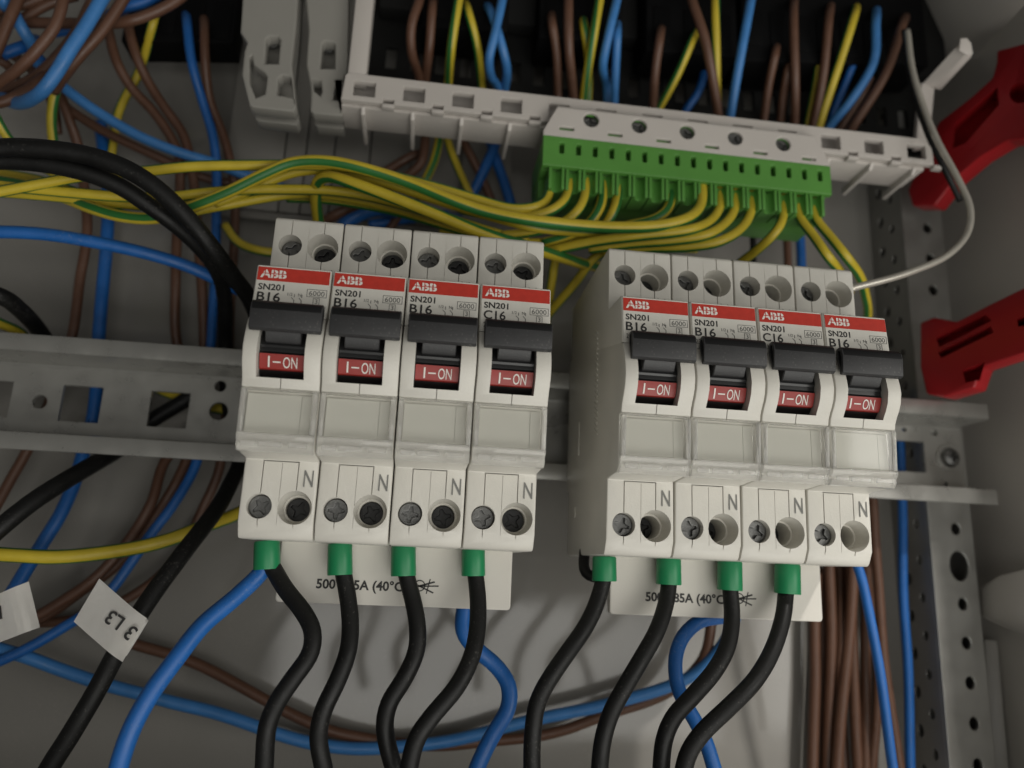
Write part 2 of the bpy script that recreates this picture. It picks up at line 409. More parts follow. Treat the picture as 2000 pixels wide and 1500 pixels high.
obj('fold', box('fold', cxr-1.4, cxr, -121.5, 330, CF-14, CF-1.55, 'zinc2', .1), colm)

# ================================================================== CIRCUIT BREAKERS
PITCH = 17.6; WID = 17.25; XB = (0.0, 87.77)
def housing():
    pr = [(3.2, -40.3), (3.2, -22), (.4, -21), (.4, 21), (3.2, 22), (3.2, 38.8), (50.2, 40.1), (51.0, 39.3), (51.3, 30), (51.3, 22.2),
          (63.6, 21.6), (64.1, 21.2), (65.0, 12), (65.1, 9.2), (65.7, 8.5), (66.9, 7.0), (67.7, 4.7), (68.3, 2.4), (68.55, .4), (68.0, -2.2), (67.1, -3.9),
          (66.0, -5.4), (65.2, -6.8), (64.9, -8.3), (62.5, -8.5), (62.5, -20.6), (61.2, -22.2), (51.9, -22.7), (51.6, -37.6), (50.0, -40.6), (49.2, -41.3), (6, -40.9)]
    bm = bmesh.new(); bm_poly(bm, [W(0, z, d) for d, z in pr], (WID, 0, 0), .4, 2, 30)
    me = raw(bm); cuts = []
    def C(f):
        b = bmesh.new(); f(b); cuts.append(raw(b))
    for z, dd, ds in ((-33.8, 51.4, 2.6), (32.3, 51.2, 5.0)):
        C(lambda b: cyl_cut(b, 4.45, z, dd-ds-3, 55, 2.85, 2.95))
        C(lambda b: cyl_cut(b, 12.6, z, dd-5.2, dd+.6, 3.35, 4.0))
        C(lambda b: cyl_cut(b, 12.6, z, dd-15, dd-5.0, 2.9, 2.9))
    C(lambda b: bm_box(b, 3.15, 13.65, -6.05, 8.4, 52, 80))
    g = .12
    for x in (4.45, 12.6):
        C(lambda b: bm_box(b, x-g, x+g, -45, -22.95 if x > 5 else -22.95, 50.9, 60))
        C(lambda b: bm_box(b, x-g, x+g, 22.6, 45, 50.5, 60))
    C(lambda b: bm_box(b, 4.33, 12.72, -23.2, -22.95, 50.9, 52.5))
    C(lambda b: bm_box(b, 8.75, 8.85, -45, -23.4, 51.3, 60)); C(lambda b: bm_box(b, 8.75, 8.85, 22.6, 45, 51.0, 60))
    C(lambda b: bm_box(b, -1, 20, 8.75, 9.0, 64.4, 70))
    C(lambda b: bm_box(b, 8.5, 8.7, -8.6, -5.9, 64.2, 70))
    r = boolean(me, cuts)
    return fin(r, 'white', 32)
HOUSE = housing()
def screw_mesh(r, dark=False):
    arm, w = r*.72, r*.2
    plus = [(w, w), (arm, w), (arm, -w), (w, -w), (w, -arm), (-w, -arm), (-w, -w), (-arm, -w), (-arm, w), (-w, w), (-w, arm), (w, arm)][::-1]
    rr = r*.48
    star = []
    for k in range(8):
        a = math.pi/4*k
        star.append(((arm if k % 2 == 0 else rr*.75)*math.cos(a-.16), (arm if k % 2 == 0 else rr*.75)*math.sin(a-.16)))
        star.append(((arm if k % 2 == 0 else rr*.75)*math.cos(a+.16), (arm if k % 2 == 0 else rr*.75)*math.sin(a+.16)))
    a = sheet(circ(0, 0, r, 28), [star], 1.2, .14); b = sheet(circ(0, 0, r*.96, 28), [], .4); b.transform(Matrix.Translation((0, 0, -.55)))
    me = join([a, b]); me.transform(FRONT)
    return fin(me, 'screwdark' if dark else 'screw', 30)
SCREW = screw_mesh(2.7); SCREWD = screw_mesh(2.84, True)

def handle_mesh():
    # cross-section (d, z): lower front face, upper lip coloured darker for its shade, back
    pr = [(69.2, 3.75), (70.3, 4.25), (70.6, 8.5), (70.2, 10.1), (69.2, 10.95), (67.6, 10.7), (67.2, 8.5), (68.5, 5.2), (68.6, 4.0)]
    bm = bmesh.new(); bm_poly(bm, [W(1.05, z, d) for d, z in pr], (15.9, 0, 0), .3, 2, 28)
    for f in bm.faces:
        c = f.calc_center_median()
        if c.z > 8.6 and 1.5 < c.x < 16.5: f.material_index = 1
    ends = [f for f in bm.faces if abs(f.normal.x) > .95 and f.calc_area() > 5]
    for f in ends:
        nx = f.normal.x
        bmesh.ops.inset_region(bm, faces=[f], thickness=.55, depth=0)
        r = bmesh.ops.extrude_face_region(bm, geom=[f]); vv = [g for g in r['geom'] if isinstance(g, bmesh.types.BMVert)]
        bmesh.ops.translate(bm, vec=(-nx*3, 0, 0), verts=vv); bmesh.ops.delete(bm, geom=[f], context='FACES')
    # neck down to the rotor
    bm_poly(bm, [W(4.5, z, d) for d, z in ((64, 3.2), (66.4, 1.9), (67.2, 1.9), (69.1, 4.6), (68.7, 5.6), (64, 7))], (7.9, 0, 0), .2, 1, 30)
    return bm_mesh(bm, 'handle', ['handle', 'handletop'], 30)
def rotor_mesh():
    bm = bmesh.new(); c = (57.4, 1.4); n = 40; a0, a1 = -62, 70
    prev = None
    def rr(a):
        z = 8.6*math.sin(math.radians(a))+c[1]
        return 8.75 if -4.0 < z < -.35 else (8.35 if z < 1.1 else 8.7)
    rows = []
    angs = sorted([a0+(a1-a0)*k/n for k in range(n+1)])
    for a in angs:
        r_ = rr(a); d = c[0]+r_*math.cos(math.radians(a)); z = c[1]+r_*math.sin(math.radians(a))
        rows.append((a, bm.verts.new(W(3.35, z, d)), bm.verts.new(W(13.45, z, d))))
    for (A, p, q), (B, s, t) in zip(rows, rows[1:]):
        f = bm.faces.new((p, q, t, s)); zm = 8.7*math.sin(math.radians((A+B)/2))+c[1]
        f.material_index = 1 if -4.1 < zm < -.3 else 0
    e0 = [bm.verts.new(W(3.35, c[1], 50)), bm.verts.new(W(13.45, c[1], 50))]
    bm.faces.new([r[1] for r in rows]+[e0[0]]); bm.faces.new([r[2] for r in rows][::-1]+[e0[1]])
    return bm_mesh(bm, 'rotor', ['rotor', 'rotorred'], 30)
def on_text():
    a = sheet([(0, .32*k) for k in range(9)][::-1]+[(.36, .32*k) for k in range(9)], [], .04)
    b = text_me('ON', height=2.55, width=3.15, size=3, extrude=.02); b.transform(Matrix.Translation((3.5, 0, 0)))
    da = sheet(rect(1.2, 1.12, 2.95, 1.42), [], .04)
    a.transform(Matrix.Translation((.15, 0, 0)))
    me = join([a, b, da])
    for v in me.vertices:
        ang = math.radians(-24.5)+(v.co.y-1.28)/8.8
        rad = 8.84+v.co.z
        v.co = W(5.15+v.co.x, 1.4+rad*math.sin(ang), 57.4+rad*math.cos(ang))
    return fin(me, 'inkwhite')
def on_label_plane(me, u0, v0, lift):
    """text plane -> slanted label face of the breaker; u right, v down from the label top"""
    import math as m
    dx, dz = 65.0-64.1, 12-21.2; L = m.hypot(dx, dz)
    for v in me.vertices:
        u = u0+v.co.x; vv = v0-v.co.y
        d = 64.1+dx*vv/L+lift*(-dz/L)+v.co.z; z = 21.2+dz*vv/L+lift*dx/L
        v.co = W(u, z, d)
    return me
def label_parts(rating):
    lab = sheet(rect(.35, -12.4, 17.0, -.12), [], .16); on_label_plane(lab, 0, 0, .12); lab = fin(lab, 'label')
    band = sheet(rect(.4, -3.85, 16.95, -.4), [], .05); on_label_plane(band, 0, 0, .23); band = fin(band, 'red')
    logo = text_me('ABB', size=2.2, width=6.0, height=2.0, bold=.035, extrude=.02); on_label_plane(logo, 1.05, 3.05, .28); logo = fin(logo, 'inkwhite')
    cuts = [sheet(rect(.8, -2.15, 7.2, -1.97), [], .02)]
    for c in (2.1, 4.1, 6.1): cuts.append(sheet(rect(c-.09, -3.2, c+.09, -.9), [], .02))
    for c in (3.35, 5.25): cuts.append(sheet(rect(c-.05, -3.2, c+.05, -.9), [], .02))
    cut = join(cuts); on_label_plane(cut, 0, 0, .34); cut = fin(cut, 'red')
    T = []
    def t(s, u, v, h, w=None, bold=0.0):
        m = text_me(s, size=h*1.4, height=h, width=w, bold=bold, extrude=.02); m.transform(Matrix.Translation((u, -v, 0))); T.append(m)
    t('SN201', .95, 6.2, 1.55, 5.9, .022); t(rating, .95, 9.05, 2.25, 5.3, .016); t('230/400', 1.0, 11.2, 1.2, 4.5)
    grey = []
    m = text_me('6000', size=1.5, height=1.25, width=3.6, extrude=.02); m.transform(Matrix.Translation((12.6, -6.85, 0))); grey.append(m)
    m = text_me('3', size=1.4, height=1.15, extrude=.02); m.transform(Matrix.Translation((14.15, -8.85, 0))); grey.append(m)
    def frame(x0, y0, x1, y1):
        grey.append(sheet(rect(x0, y0, x1, y1), [rect(x0+.12, y0+.12, x1-.12, y1-.12)], .04))
    frame(12.1, -7.2, 16.7, -5.2); frame(13.7, -9.2, 15.2, -7.4)
    for u in (9.3, 11.0):
        grey.append(sheet(rect(u, -9.5, u+.16, -8.3), [], .04)); grey.append(sheet(rect(u, -7.6, u+.16, -6.8), [], .04))
        grey.append(sheet([(u-.6, -7.75), (u-.5, -7.65), (u+.1, -8.3), (u, -8.4)], [], .04))
    m = text_me('1/2', size=.8, height=.75, extrude=.02); m.transform(Matrix.Translation((7.8, -7.3, 0))); grey.append(m)
    m = text_me('N', size=.8, height=.75, extrude=.02); m.transform(Matrix.Translation((10.2, -7.3, 0))); grey.append(m)
    tx = join(T); on_label_plane(tx, 0, 0, .24); tx = fin(tx, 'ink')
    gx = join(grey); on_label_plane(gx, 0, 0, .24); gx = fin(gx, 'inkgrey')
    return lab, [('red_band', band), ('logo', logo), ('logo_stripes', cut), ('lettering', tx), ('symbols', gx)]
def window_mesh():
    bm = bmesh.new()
    bm_poly(bm, [W(1.3, z, d) for d, z in ((64.7, -8.9), (65.25, -8.8), (64.6, -18.2), (64.1, -18.2))], (14.6, 0, 0), .1, 1, 20)
    return bm_mesh(bm, 'window', 'clear', 25)
def rim_mesh():
    bm = bmesh.new()
    for x0, x1 in ((.15, 1.25), (15.95, 17.1)):
        bm_poly(bm, [W(x0, z, d) for d, z in ((62.7, -8.7), (65.1, -8.5), (65.4, -8.8), (64.75, -18.5), (62.7, -18.5))], (x1-x0, 0, 0), .2, 2, 20)
    bm_poly(bm, [W(1.3, z, d) for d, z in ((63.4, -8.55), (65.1, -8.5), (65.3, -8.75), (63.6, -8.8))], (14.6, 0, 0), .1, 1, 20)
    pr = [(62.7, -18.55), (64.85, -18.55), (65.0, -19.0), (64.6, -19.9), (63.9, -20.2), (64.0, -21.4), (63.0, -22.45), (61.6, -22.5), (62.7, -20.8)]
    bm_poly(bm, [W(.15, z, d) for d, z in pr], (16.95, 0, 0), .16, 2, 20)
    for x0, x1 in ((1.2, 4.6), (5.0, 10.2), (11.6, 15.8)):
        bm_poly(bm, [W(x0, -20.35, 64.05), W(x1, -20.35, 64.05), W(x1, -21.5, 64.0), W(x0, -21.5, 64.0)], (0, -.5, 0), .15, 2, 20)
    return bm_mesh(bm, 'rim', 'rim', 25)
HANDLE, ROTOR, ONT, WINDOW = handle_mesh(), rotor_mesh(), on_text(), window_mesh()
bm = bmesh.new(); bm_box(bm, 1.4, 13.35, -18.2, -9.3, 62.8, 63.0); bm_box(bm, 13.43, 15.75, -18.2, -9.3, 62.8, 63.0)
PAPER = bm_mesh(bm, 'paper', 'paper')
RIM = rim_mesh()
LAB = {k: label_parts(k) for k in ('B16', 'C16')}
def letter_n(x, z, d):
    w, h, t_ = 2.2, 3.95, .3
    m = sheet([(0, 0), (t_, 0), (t_, h-1.0), (w-t_*1.05, 0), (w, 0), (w, h), (w-t_, h), (w-t_, 1.0), (t_*1.05, h), (0, h)], [], .06)
    m.transform(Matrix.Translation((x, -d, z)) @ FRONT); return fin(m, 'inkn')
NLOW = letter_n(at(592, 951, 51.8)[0], at(592, 951, 51.8)[1], 51.95); NUP = letter_n(13.4, 22.4, 51.36)
def breaker(x, rating, label, group, deep=(43.6, 43.4)):
    b = thing('circuit_breaker', label, 'circuit breaker', (x, 0, 0), group)
    obj('housing', HOUSE, b)
    lab, kids = LAB[rating]
    l = obj('label', lab, b)
    for nm, me in kids: obj(nm, me, l)
    obj('toggle', HANDLE, b)
    r = obj('rotor', ROTOR, b, label='red indicator reading I-ON'); obj('lettering', ONT, r)
    w = obj('window', WINDOW, b, label='clear plastic marker window'); obj('marker_paper', PAPER, w); obj('rim', RIM, w)
    obj('lettering', NLOW, b); obj('lettering', NUP, b)
    for (sx_, sz_, sd, me) in ((4.45, -33.8, 49.0, SCREW), (12.6, -33.8, deep[0], SCREWD), (4.45, 32.3, 46.8, SCREW), (12.6, 32.3, deep[1], SCREWD)):
        s = obj('terminal_screw', me, b, (sx_, -sd, sz_)); s.rotation_euler = (0, random.uniform(0, 3), 0)
    return b
LL = ['leftmost breaker of left group, reading B16, beside bare rail', 'second breaker in left group, reading B16, between two other B16 breakers',
      'third breaker in left group, reading B16, beside the C16 one', 'rightmost breaker of left group, reading C16, beside the gap']
RL = ['leftmost breaker of right group, reading B16, with grey side showing', 'second breaker in right group, reading B16, just left of the C16 one',
      'third breaker in right group, reading C16, between two B16 breakers', 'rightmost breaker of right group, reading B16, nearest the red brackets']
for k in range(4): breaker(XB[0]+k*PITCH, ['B16', 'B16', 'B16', 'C16'][k], LL[k], 'circuit breakers on the rail')
for k in range(4): breaker(XB[1]+k*PITCH, ['B16', 'B16', 'C16', 'B16'][k], RL[k], 'circuit breakers on the rail', (39.0, 40.5))

# moulded vent ribs on the exposed grey side of the right group
RV = box('vent_rib', -.14, .15, -.3, .3, -2.3, 2.3, 'white', .06)
side = [o for o in col.objects if o.name.startswith('circuit_breaker') and 'grey side' in o.get('label', '')][0]
for k in range(20):
    r_ = obj('vent_rib', RV, side, (0, -(38+.05*k), 20-1.5*k)); r_.rotation_euler = (math.radians(28), 0, 0)
obj('moulding_mark', box('mm', -.2, .1, -12, -2, 17, 18, 'white', .08), side); obj('moulding_mark', box('mm', -.2, .1, -30, -27, 12, 15, 'white', .08), side)

# ================================================================== BUSBAR COVERS
def busbar(x, side):
    lab = {'l': 'pale busbar end cover printed 85A under the left breaker group', 'r': 'pale busbar end cover printed 85A under the right breaker group'}[side]
    t = thing('busbar_cover', lab, 'busbar cover', (x, 0, 0), 'busbar covers')
    obj('cover_plate', plate('bc', rect(6.9, -56.3, 67.7, -38, 1.0), [], 26.6, 29.4, 'cover', .35), t)
    obj('comb_body', box('cb', 5.5, 69, -41.0, -34, 20, 26.5, 'cover', .3), t)
    me = join([text_me('500V 85A (40°C)', size=2.6, width=23.3, height=2.5, bold=.03, extrude=.02)])
    zz = [sheet([(22.6, .1), (30.6, 2.5), (30.4, 2.9), (22.4, .5)], [], .04), sheet([(22.8, 2.9), (30.2, -.3), (30.4, .05), (23.0, 3.2)], [], .04),
          sheet([(24.0, 1.2), (31.6, 1.5), (31.6, 1.85), (24.0, 1.55)], [], .04), sheet(circ(26.6, 1.6, 1.5, 16), [circ(26.6, 1.6, 1.2, 16)], .04), sheet([(28.6, -.4), (29.4, 3.4), (29.1, 3.4), (28.3, -.4)], [], .04)]
    me = join([me]+zz)
    x0, z0 = at(617, 1146, 29.5)
    me.transform(Matrix.Translation((x0, -29.45, z0-.3)) @ FRONT)
    obj('lettering', fin(me, 'ink'), t)
busbar(XB[0], 'l'); busbar(XB[1], 'r')

# ================================================================== WIRES
def wire(name, label, cat, mat, r, pts, group=None, phase=0.0, twist=0.0, **k):
    o = thing(name, label, cat, group=group, mesh=tube_mesh(px(pts), r, mat, phase=phase, twist=twist, **k)); return o
GB = 'black cables'
def ferrule(parent, u0, u1, v0, v1):
    d = 34.0; um = (u0+u1)/2
    a = P(um, v0, d); b = P(um, v1, d); a = a+(a-b).normalized()*1.2
    ax = (b-a).normalized(); bm = bmesh.new()
    rad = (P(u1, v1, d)-P(u0, v1, d)).length/2; n = 24
    e1 = Vector((0, -1, 0)); e1 = (e1-ax*e1.dot(ax)).normalized(); e2 = ax.cross(e1); L = (b-a).length
    pr = [(0, rad*.80), (.0, rad*.9), (.5, rad*.97), (L*.5, rad*.98), (L-.3, rad*1.0), (L, rad*.97), (L, rad*.80), (L-2.5, rad*.72)]; prev = None
    for h, q in pr:
        ring = [bm.verts.new(a+ax*h+(e1*math.cos(2*math.pi*k/n)+e2*math.sin(2*math.pi*k/n))*q) for k in range(n)]
        if prev:
            for k in range(n): bm.faces.new((prev[k], ring[k], ring[(k+1) % n], prev[(k+1) % n]))
        prev = ring
    bm.faces.new(prev)
    obj('ferrule_sleeve', bm_mesh(bm, 'fs', 'ferrule', 40), parent)
KB = [
 ('black cable with green sleeve under leftmost breaker, bending right beside the blue cable', (495, 548, 1066, 1112), [(524, 1095, 34), (535, 1113, 34), (557, 1151, 36), (596, 1200, 39), (613, 1235, 41), (610, 1274, 42), (575, 1323, 43), (540, 1372, 43), (521, 1417, 43), (515, 1500, 42), (514, 1540, 42)]),
 ('black cable with green sleeve under second breaker of left group', (639, 689, 1071, 1123), [(667, 1100, 34), (671, 1123, 34), (680, 1172, 35), (685, 1225, 37), (680, 1274, 39), (659, 1330, 40), (634, 1382, 40), (624, 1428, 40), (633, 1500, 39), (640, 1540, 39)]),
 ('black cable with green sleeve under third breaker of left group', (763, 813, 1075, 1125), [(790, 1100, 34), (794, 1125, 34), (806, 1172, 35), (815, 1225, 37), (813, 1274, 38), (788, 1330, 39), (760, 1375, 39), (752, 1414, 39), (771, 1500, 37), (785, 1540, 36)]),
 ('black cable with green sleeve under the C16 breaker of left group', (901, 948, 1081, 1125), [(926, 1100, 34), (929, 1125, 34), (932, 1172, 36), (930, 1232, 39), (918, 1288, 42), (890, 1344, 44), (844, 1400, 45), (813, 1445, 45), (799, 1500, 45), (795, 1540, 45)]),
 ('black cable with green sleeve under leftmost breaker of right group', (1157, 1204, 1096, 1135), [(1180, 1115, 34), (1178, 1135, 34), (1165, 1176, 35), (1141, 1224, 37), (1105, 1275, 39), (1069, 1329, 40), (1048, 1374, 40), (1042, 1425, 40), (1040, 1500, 39), (1040, 1540, 39)]),
 ('black cable with green sleeve under second breaker of right group', (1282, 1330, 1099, 1142), [(1306, 1120, 34), (1307, 1140, 34), (1303, 1176, 35), (1285, 1230, 38), (1249, 1290, 40), (1216, 1344, 41), (1192, 1389, 41), (1177, 1440, 41), (1171, 1500, 40), (1170, 1540, 40)]),
 ('black cable with green sleeve under the C16 breaker of right group', (1402, 1449, 1104, 1153), [(1425, 1125, 34), (1427, 1153, 34), (1432, 1200, 35), (1424, 1260, 38), (1396, 1314, 40), (1354, 1362, 41), (1315, 1404, 41), (1297, 1446, 41), (1291, 1500, 40), (1290, 1540, 40)]),
 ('black cable with green sleeve under rightmost breaker of right group', (1514, 1562, 1110, 1160), [(1538, 1130, 34), (1535, 1159, 34), (1531, 1200, 36), (1510, 1266, 39), (1474, 1326, 42), (1420, 1383, 44), (1369, 1434, 45), (1345, 1470, 45), (1336, 1500, 45), (1330, 1540, 45)]),
]
for lab, f, pts in KB:
    w = wire('black_cable', lab, 'cable', 'black', 2.15, pts, GB, n=20); ferrule(w, *f)
wire('black_cable', 'upper of two big black cables arching from left edge to breakers', 'cable', 'black', 2.55,
     [(-60, 300, 38), (0, 288, 38), (90, 290, 38), (180, 306, 37), (250, 333, 36), (310, 372, 34), (370, 428, 30), (420, 488, 24), (456, 540, 14), (485, 585, 2), (505, 640, -12), (515, 720, -24)], GB, n=20)
B_ = wire('black_cable', 'black cable carrying the 3 L3 tag, running behind the rail to lower left', 'cable', 'black', 2.45,
     [(-60, 322, 34), (0, 312, 34), (90, 318, 34), (180, 340, 33), (240, 366, 31), (290, 400, 28), (345, 442, 23), (395, 492, 15), (428, 540, 3), (440, 590, -10), (440, 667, -23), (448, 790, -26), (468, 890, -22), (448, 945, -12), (424, 992, -4), (360, 1080, 8), (292, 1172, 15), (236, 1260, 19), (192, 1340, 20), (146, 1416, 20), (100, 1492, 20), (80, 1530, 20)], GB, n=20)
wire('black_cable', 'black cable seen through the square rail hole, leaving at left edge below rail', 'cable', 'black', 2.6,
     [(470, 690, -27), (420, 732, -27), (371, 772, -27), (290, 826, -26), (226, 882, -22), (192, 902, -14), (132, 938, -4), (60, 984, 4), (0, 1030, 8), (-50, 1075, 8)], GB, n=18)
wire('black_cable', 'short black cable dipping behind the rail at far left edge', 'cable', 'black', 2.5,
     [(-60, 560, 12), (0, 580, 8), (35, 602, -2), (70, 636, -14), (95, 680, -25), (105, 760, -27)], GB, n=18)
wire('black_cable', 'small black cable end hooking behind leftmost sleeve of right group', 'cable', 'black', 1.5,
     [(1142, 1075, 22), (1140, 1105, 24), (1144, 1120, 26), (1158, 1127, 27), (1176, 1128, 27)], GB)
# big blue cables
GU = 'thick blue cables'
wire('blue_cable', 'thick blue cable leaving leftmost green sleeve and sweeping to lower left', 'cable', 'blue', 2.1,
     [(524, 1096, 33), (512, 1116, 33), (460, 1164, 36), (392, 1222, 40), (344, 1284, 43), (296, 1352, 45), (260, 1420, 46), (232, 1500, 46), (222, 1540, 46)], GU, n=18)
wire('blue_cable', 'blue cable hanging below left busbar cover and bending at right of it', 'cable', 'blue', 2.1,
     [(912, 1150, 24), (906, 1193, 24), (904, 1232, 25), (925, 1263, 25), (967, 1302, 25), (991, 1340, 26), (991, 1386, 27), (960, 1442, 28), (932, 1500, 28), (918, 1540, 28)], GU, n=18)
wire('blue_cable', 'blue cable looping out from under the right busbar cover', 'cable', 'blue', 1.95,
     [(1440, 1196, 20), (1412, 1206, 22), (1366, 1215, 24), (1332, 1245, 25), (1318, 1284, 26), (1321, 1335, 27), (1333, 1365, 28), (1360, 1410, 30), (1381, 1449, 31), (1396, 1500, 32), (1406, 1540, 32)], GU, n=18)
wire('blue_cable', 'blue cable crossing from left edge above the rail into the breakers', 'cable', 'blue', 1.9,
     [(-50, 452, 14), (0, 454, 14), (106, 459, 13), (212, 476, 11), (300, 498, 8), (371, 522, 4), (420, 545, 0), (470, 570, -8), (520, 600, -20)], GU, n=18)
# thin blue wires
GW = 'thin blue wires'
def bl(label, r, pts, mat='lblue'): return wire('blue_wire', label, 'wire', mat, r, pts, GW)
bl('bright blue wire slanting across the upper left tangle', 2.05, [(225, -40, 18), (198, 0, 18), (168, 48, 18), (135, 99, 18), (111, 141, 17), (84, 177, 15), (57, 195, 10), (30, 200, 2), (0, 190, -8)])
bl('blue wire descending diagonally from the upper left tangle to the arching earth wires', 1.75, [(70, 120, -4), (100, 150, -3), (120, 168, -3), (186, 216, -6), (270, 264, -9), (345, 294, -12), (425, 320, -16), (462, 337, -19), (505, 352, -22), (560, 370, -26)])
bl('long blue wire dropping from black block behind rail to lower left edge', 1.6, [(361, 20, -14), (364, 48, -5), (375, 120, -6), (396, 195, -12), (417, 270, -16), (424, 340, -19), (421, 440, -21), (418, 560, -23), (413, 680, -24), (400, 800, -24), (384, 900, -24), (340, 980, -22), (296, 1040, -21), (256, 1100, -21), (220, 1152, -21), (180, 1192, -21), (132, 1222, -21), (60, 1262, -20), (0, 1290, -19), (-40, 1306, -19)], 'blue')
bl('vertical blue wire seen through the left square rail hole', 2.1, [(196, 240, -24), (200, 290, -24), (208, 350, -24), (212, 420, -24), (208, 490, -24), (201, 561, -24), (194, 650, -25), (187, 756, -26), (178, 826, -26), (162, 890, -25), (148, 940, -24), (120, 1004, -22), (80, 1068, -20), (52, 1112, -18), (25, 1156, -16), (-20, 1215, -14)], 'blue')
bl('long blue wire sagging along the bottom behind the black cables', 1.95, [(-40, 1256, -22), (0, 1267, -22), (48, 1280, -22), (120, 1308, -24), (200, 1338, -25), (320, 1368, -27), (420, 1390, -28), (540, 1432, -28), (610, 1452, -28), (697, 1464, -28), (785, 1459, -28), (890, 1442, -28), (995, 1418, -27), (1072, 1401, -26), (1180, 1377, -24), (1300, 1342, -21), (1360, 1312, -18), (1402, 1270, -14), (1425, 1235, -10), (1440, 1190, -8)])
bl('thin blue wire falling below the rightmost breaker', 1.5, [(1655, 1060, 6), (1676, 1112, 8), (1700, 1220, 8), (1724, 1340, 7), (1744, 1500, 6), (1750, 1540, 6)], 'blue')
bl('thin blue wire running straight down beside the perforated column', 1.6, [(1748, 760, -24), (1757, 860, -24), (1762, 976, -24), (1764, 1140, -24), (1772, 1300, -24), (1778, 1500, -24), (1780, 1540, -24)], 'blue')
bl('short blue wire kinked in the upper left tangle', 1.9, [(25, 20, 8), (33, 39, 8), (48, 66, 6), (62, 88, 2), (66, 104, -4)])
bl('small blue wire stub below the kinked one at upper left', 1.9, [(4, 107, 0), (28, 97, 0), (54, 87, -2), (70, 78, -8)], 'blue')
bl('dim blue wire stub beside the bright slanting blue wire', 1.9, [(62, 100, -2), (76, 116, -4), (92, 134, -6), (112, 150, -8)], 'blue')
bl('blue wire corner at the top left of the picture', 1.9, [(4, -20, 10), (10, 4, 9), (14, 18, 0)])
bl('blue wire peeking out above the brown loop at top left', 1.9, [(310, -12, 4), (280, 4, 5), (245, 13, 5), (215, 30, 0)], 'blue')
bl('faint blue wire behind the tangle near the slanting brown wires', 1.7, [(95, 66, -6), (115, 61, -6), (150, 56, -6), (180, 50, -8)], 'blue')
# blue wires above the white bar
TOP = [
 ('first blue wire above the bar from left, bowing left', 'lblue', [(985, -30, 6), (981, 0, 14), (967, 70, 12), (957, 115, 8), (960, 147, 2), (978, 178, -6), (985, 210, -10)], 1.56),
 ('second blue wire above the bar from left, crossing the first', 'lblue', [(950, 8, 2), (960, 28, 11), (981, 98, 8), (990, 140, 2), (985, 180, -6), (984, 215, -10)], 1.56),
 ('third blue wire above the bar, beside a yellow striped one', 'lblue', [(1212, -30, 6), (1206, 0, 14), (1189, 70, 12), (1178, 130, 4), (1185, 165, -5), (1186, 210, -10)], 1.56),
 ('fourth blue wire above the bar, short and upright', 'lblue', [(1206, 45, 4), (1206, 70, 11), (1203, 140, 3), (1200, 205, -6), (1199, 240, -10)], 1.48),
 ('fifth blue wire above the bar, low and dim behind brown wires', 'blue', [(1376, 130, -4), (1373, 150, -4), (1362, 182, -6), (1340, 214, -9), (1330, 245, -10)], 1.48),
 ('sixth blue wire above the bar, long and straight above the green block', 'lblue', [(1470, -30, 6), (1465, 0, 14), (1448, 105, 10), (1427, 227, -2), (1421, 265, -8)], 1.64),
 ('bright blue wire bending toward the right end of the bar', 'lblue', [(1712, 20, 5), (1710, 46, 13), (1707, 123, 10), (1661, 199, 3), (1618, 250, -5), (1600, 290, -10)], 1.64),
 ('dim blue wire behind the bright one at right end of the bar', 'blue', [(1672, 105, 2), (1666, 126, 4), (1646, 178, -2), (1628, 220, -7), (1618, 260, -10)], 1.48),
]
for lab, m, pts, r in TOP: wire('blue_wire', lab, 'wire', m, r, pts, GW)
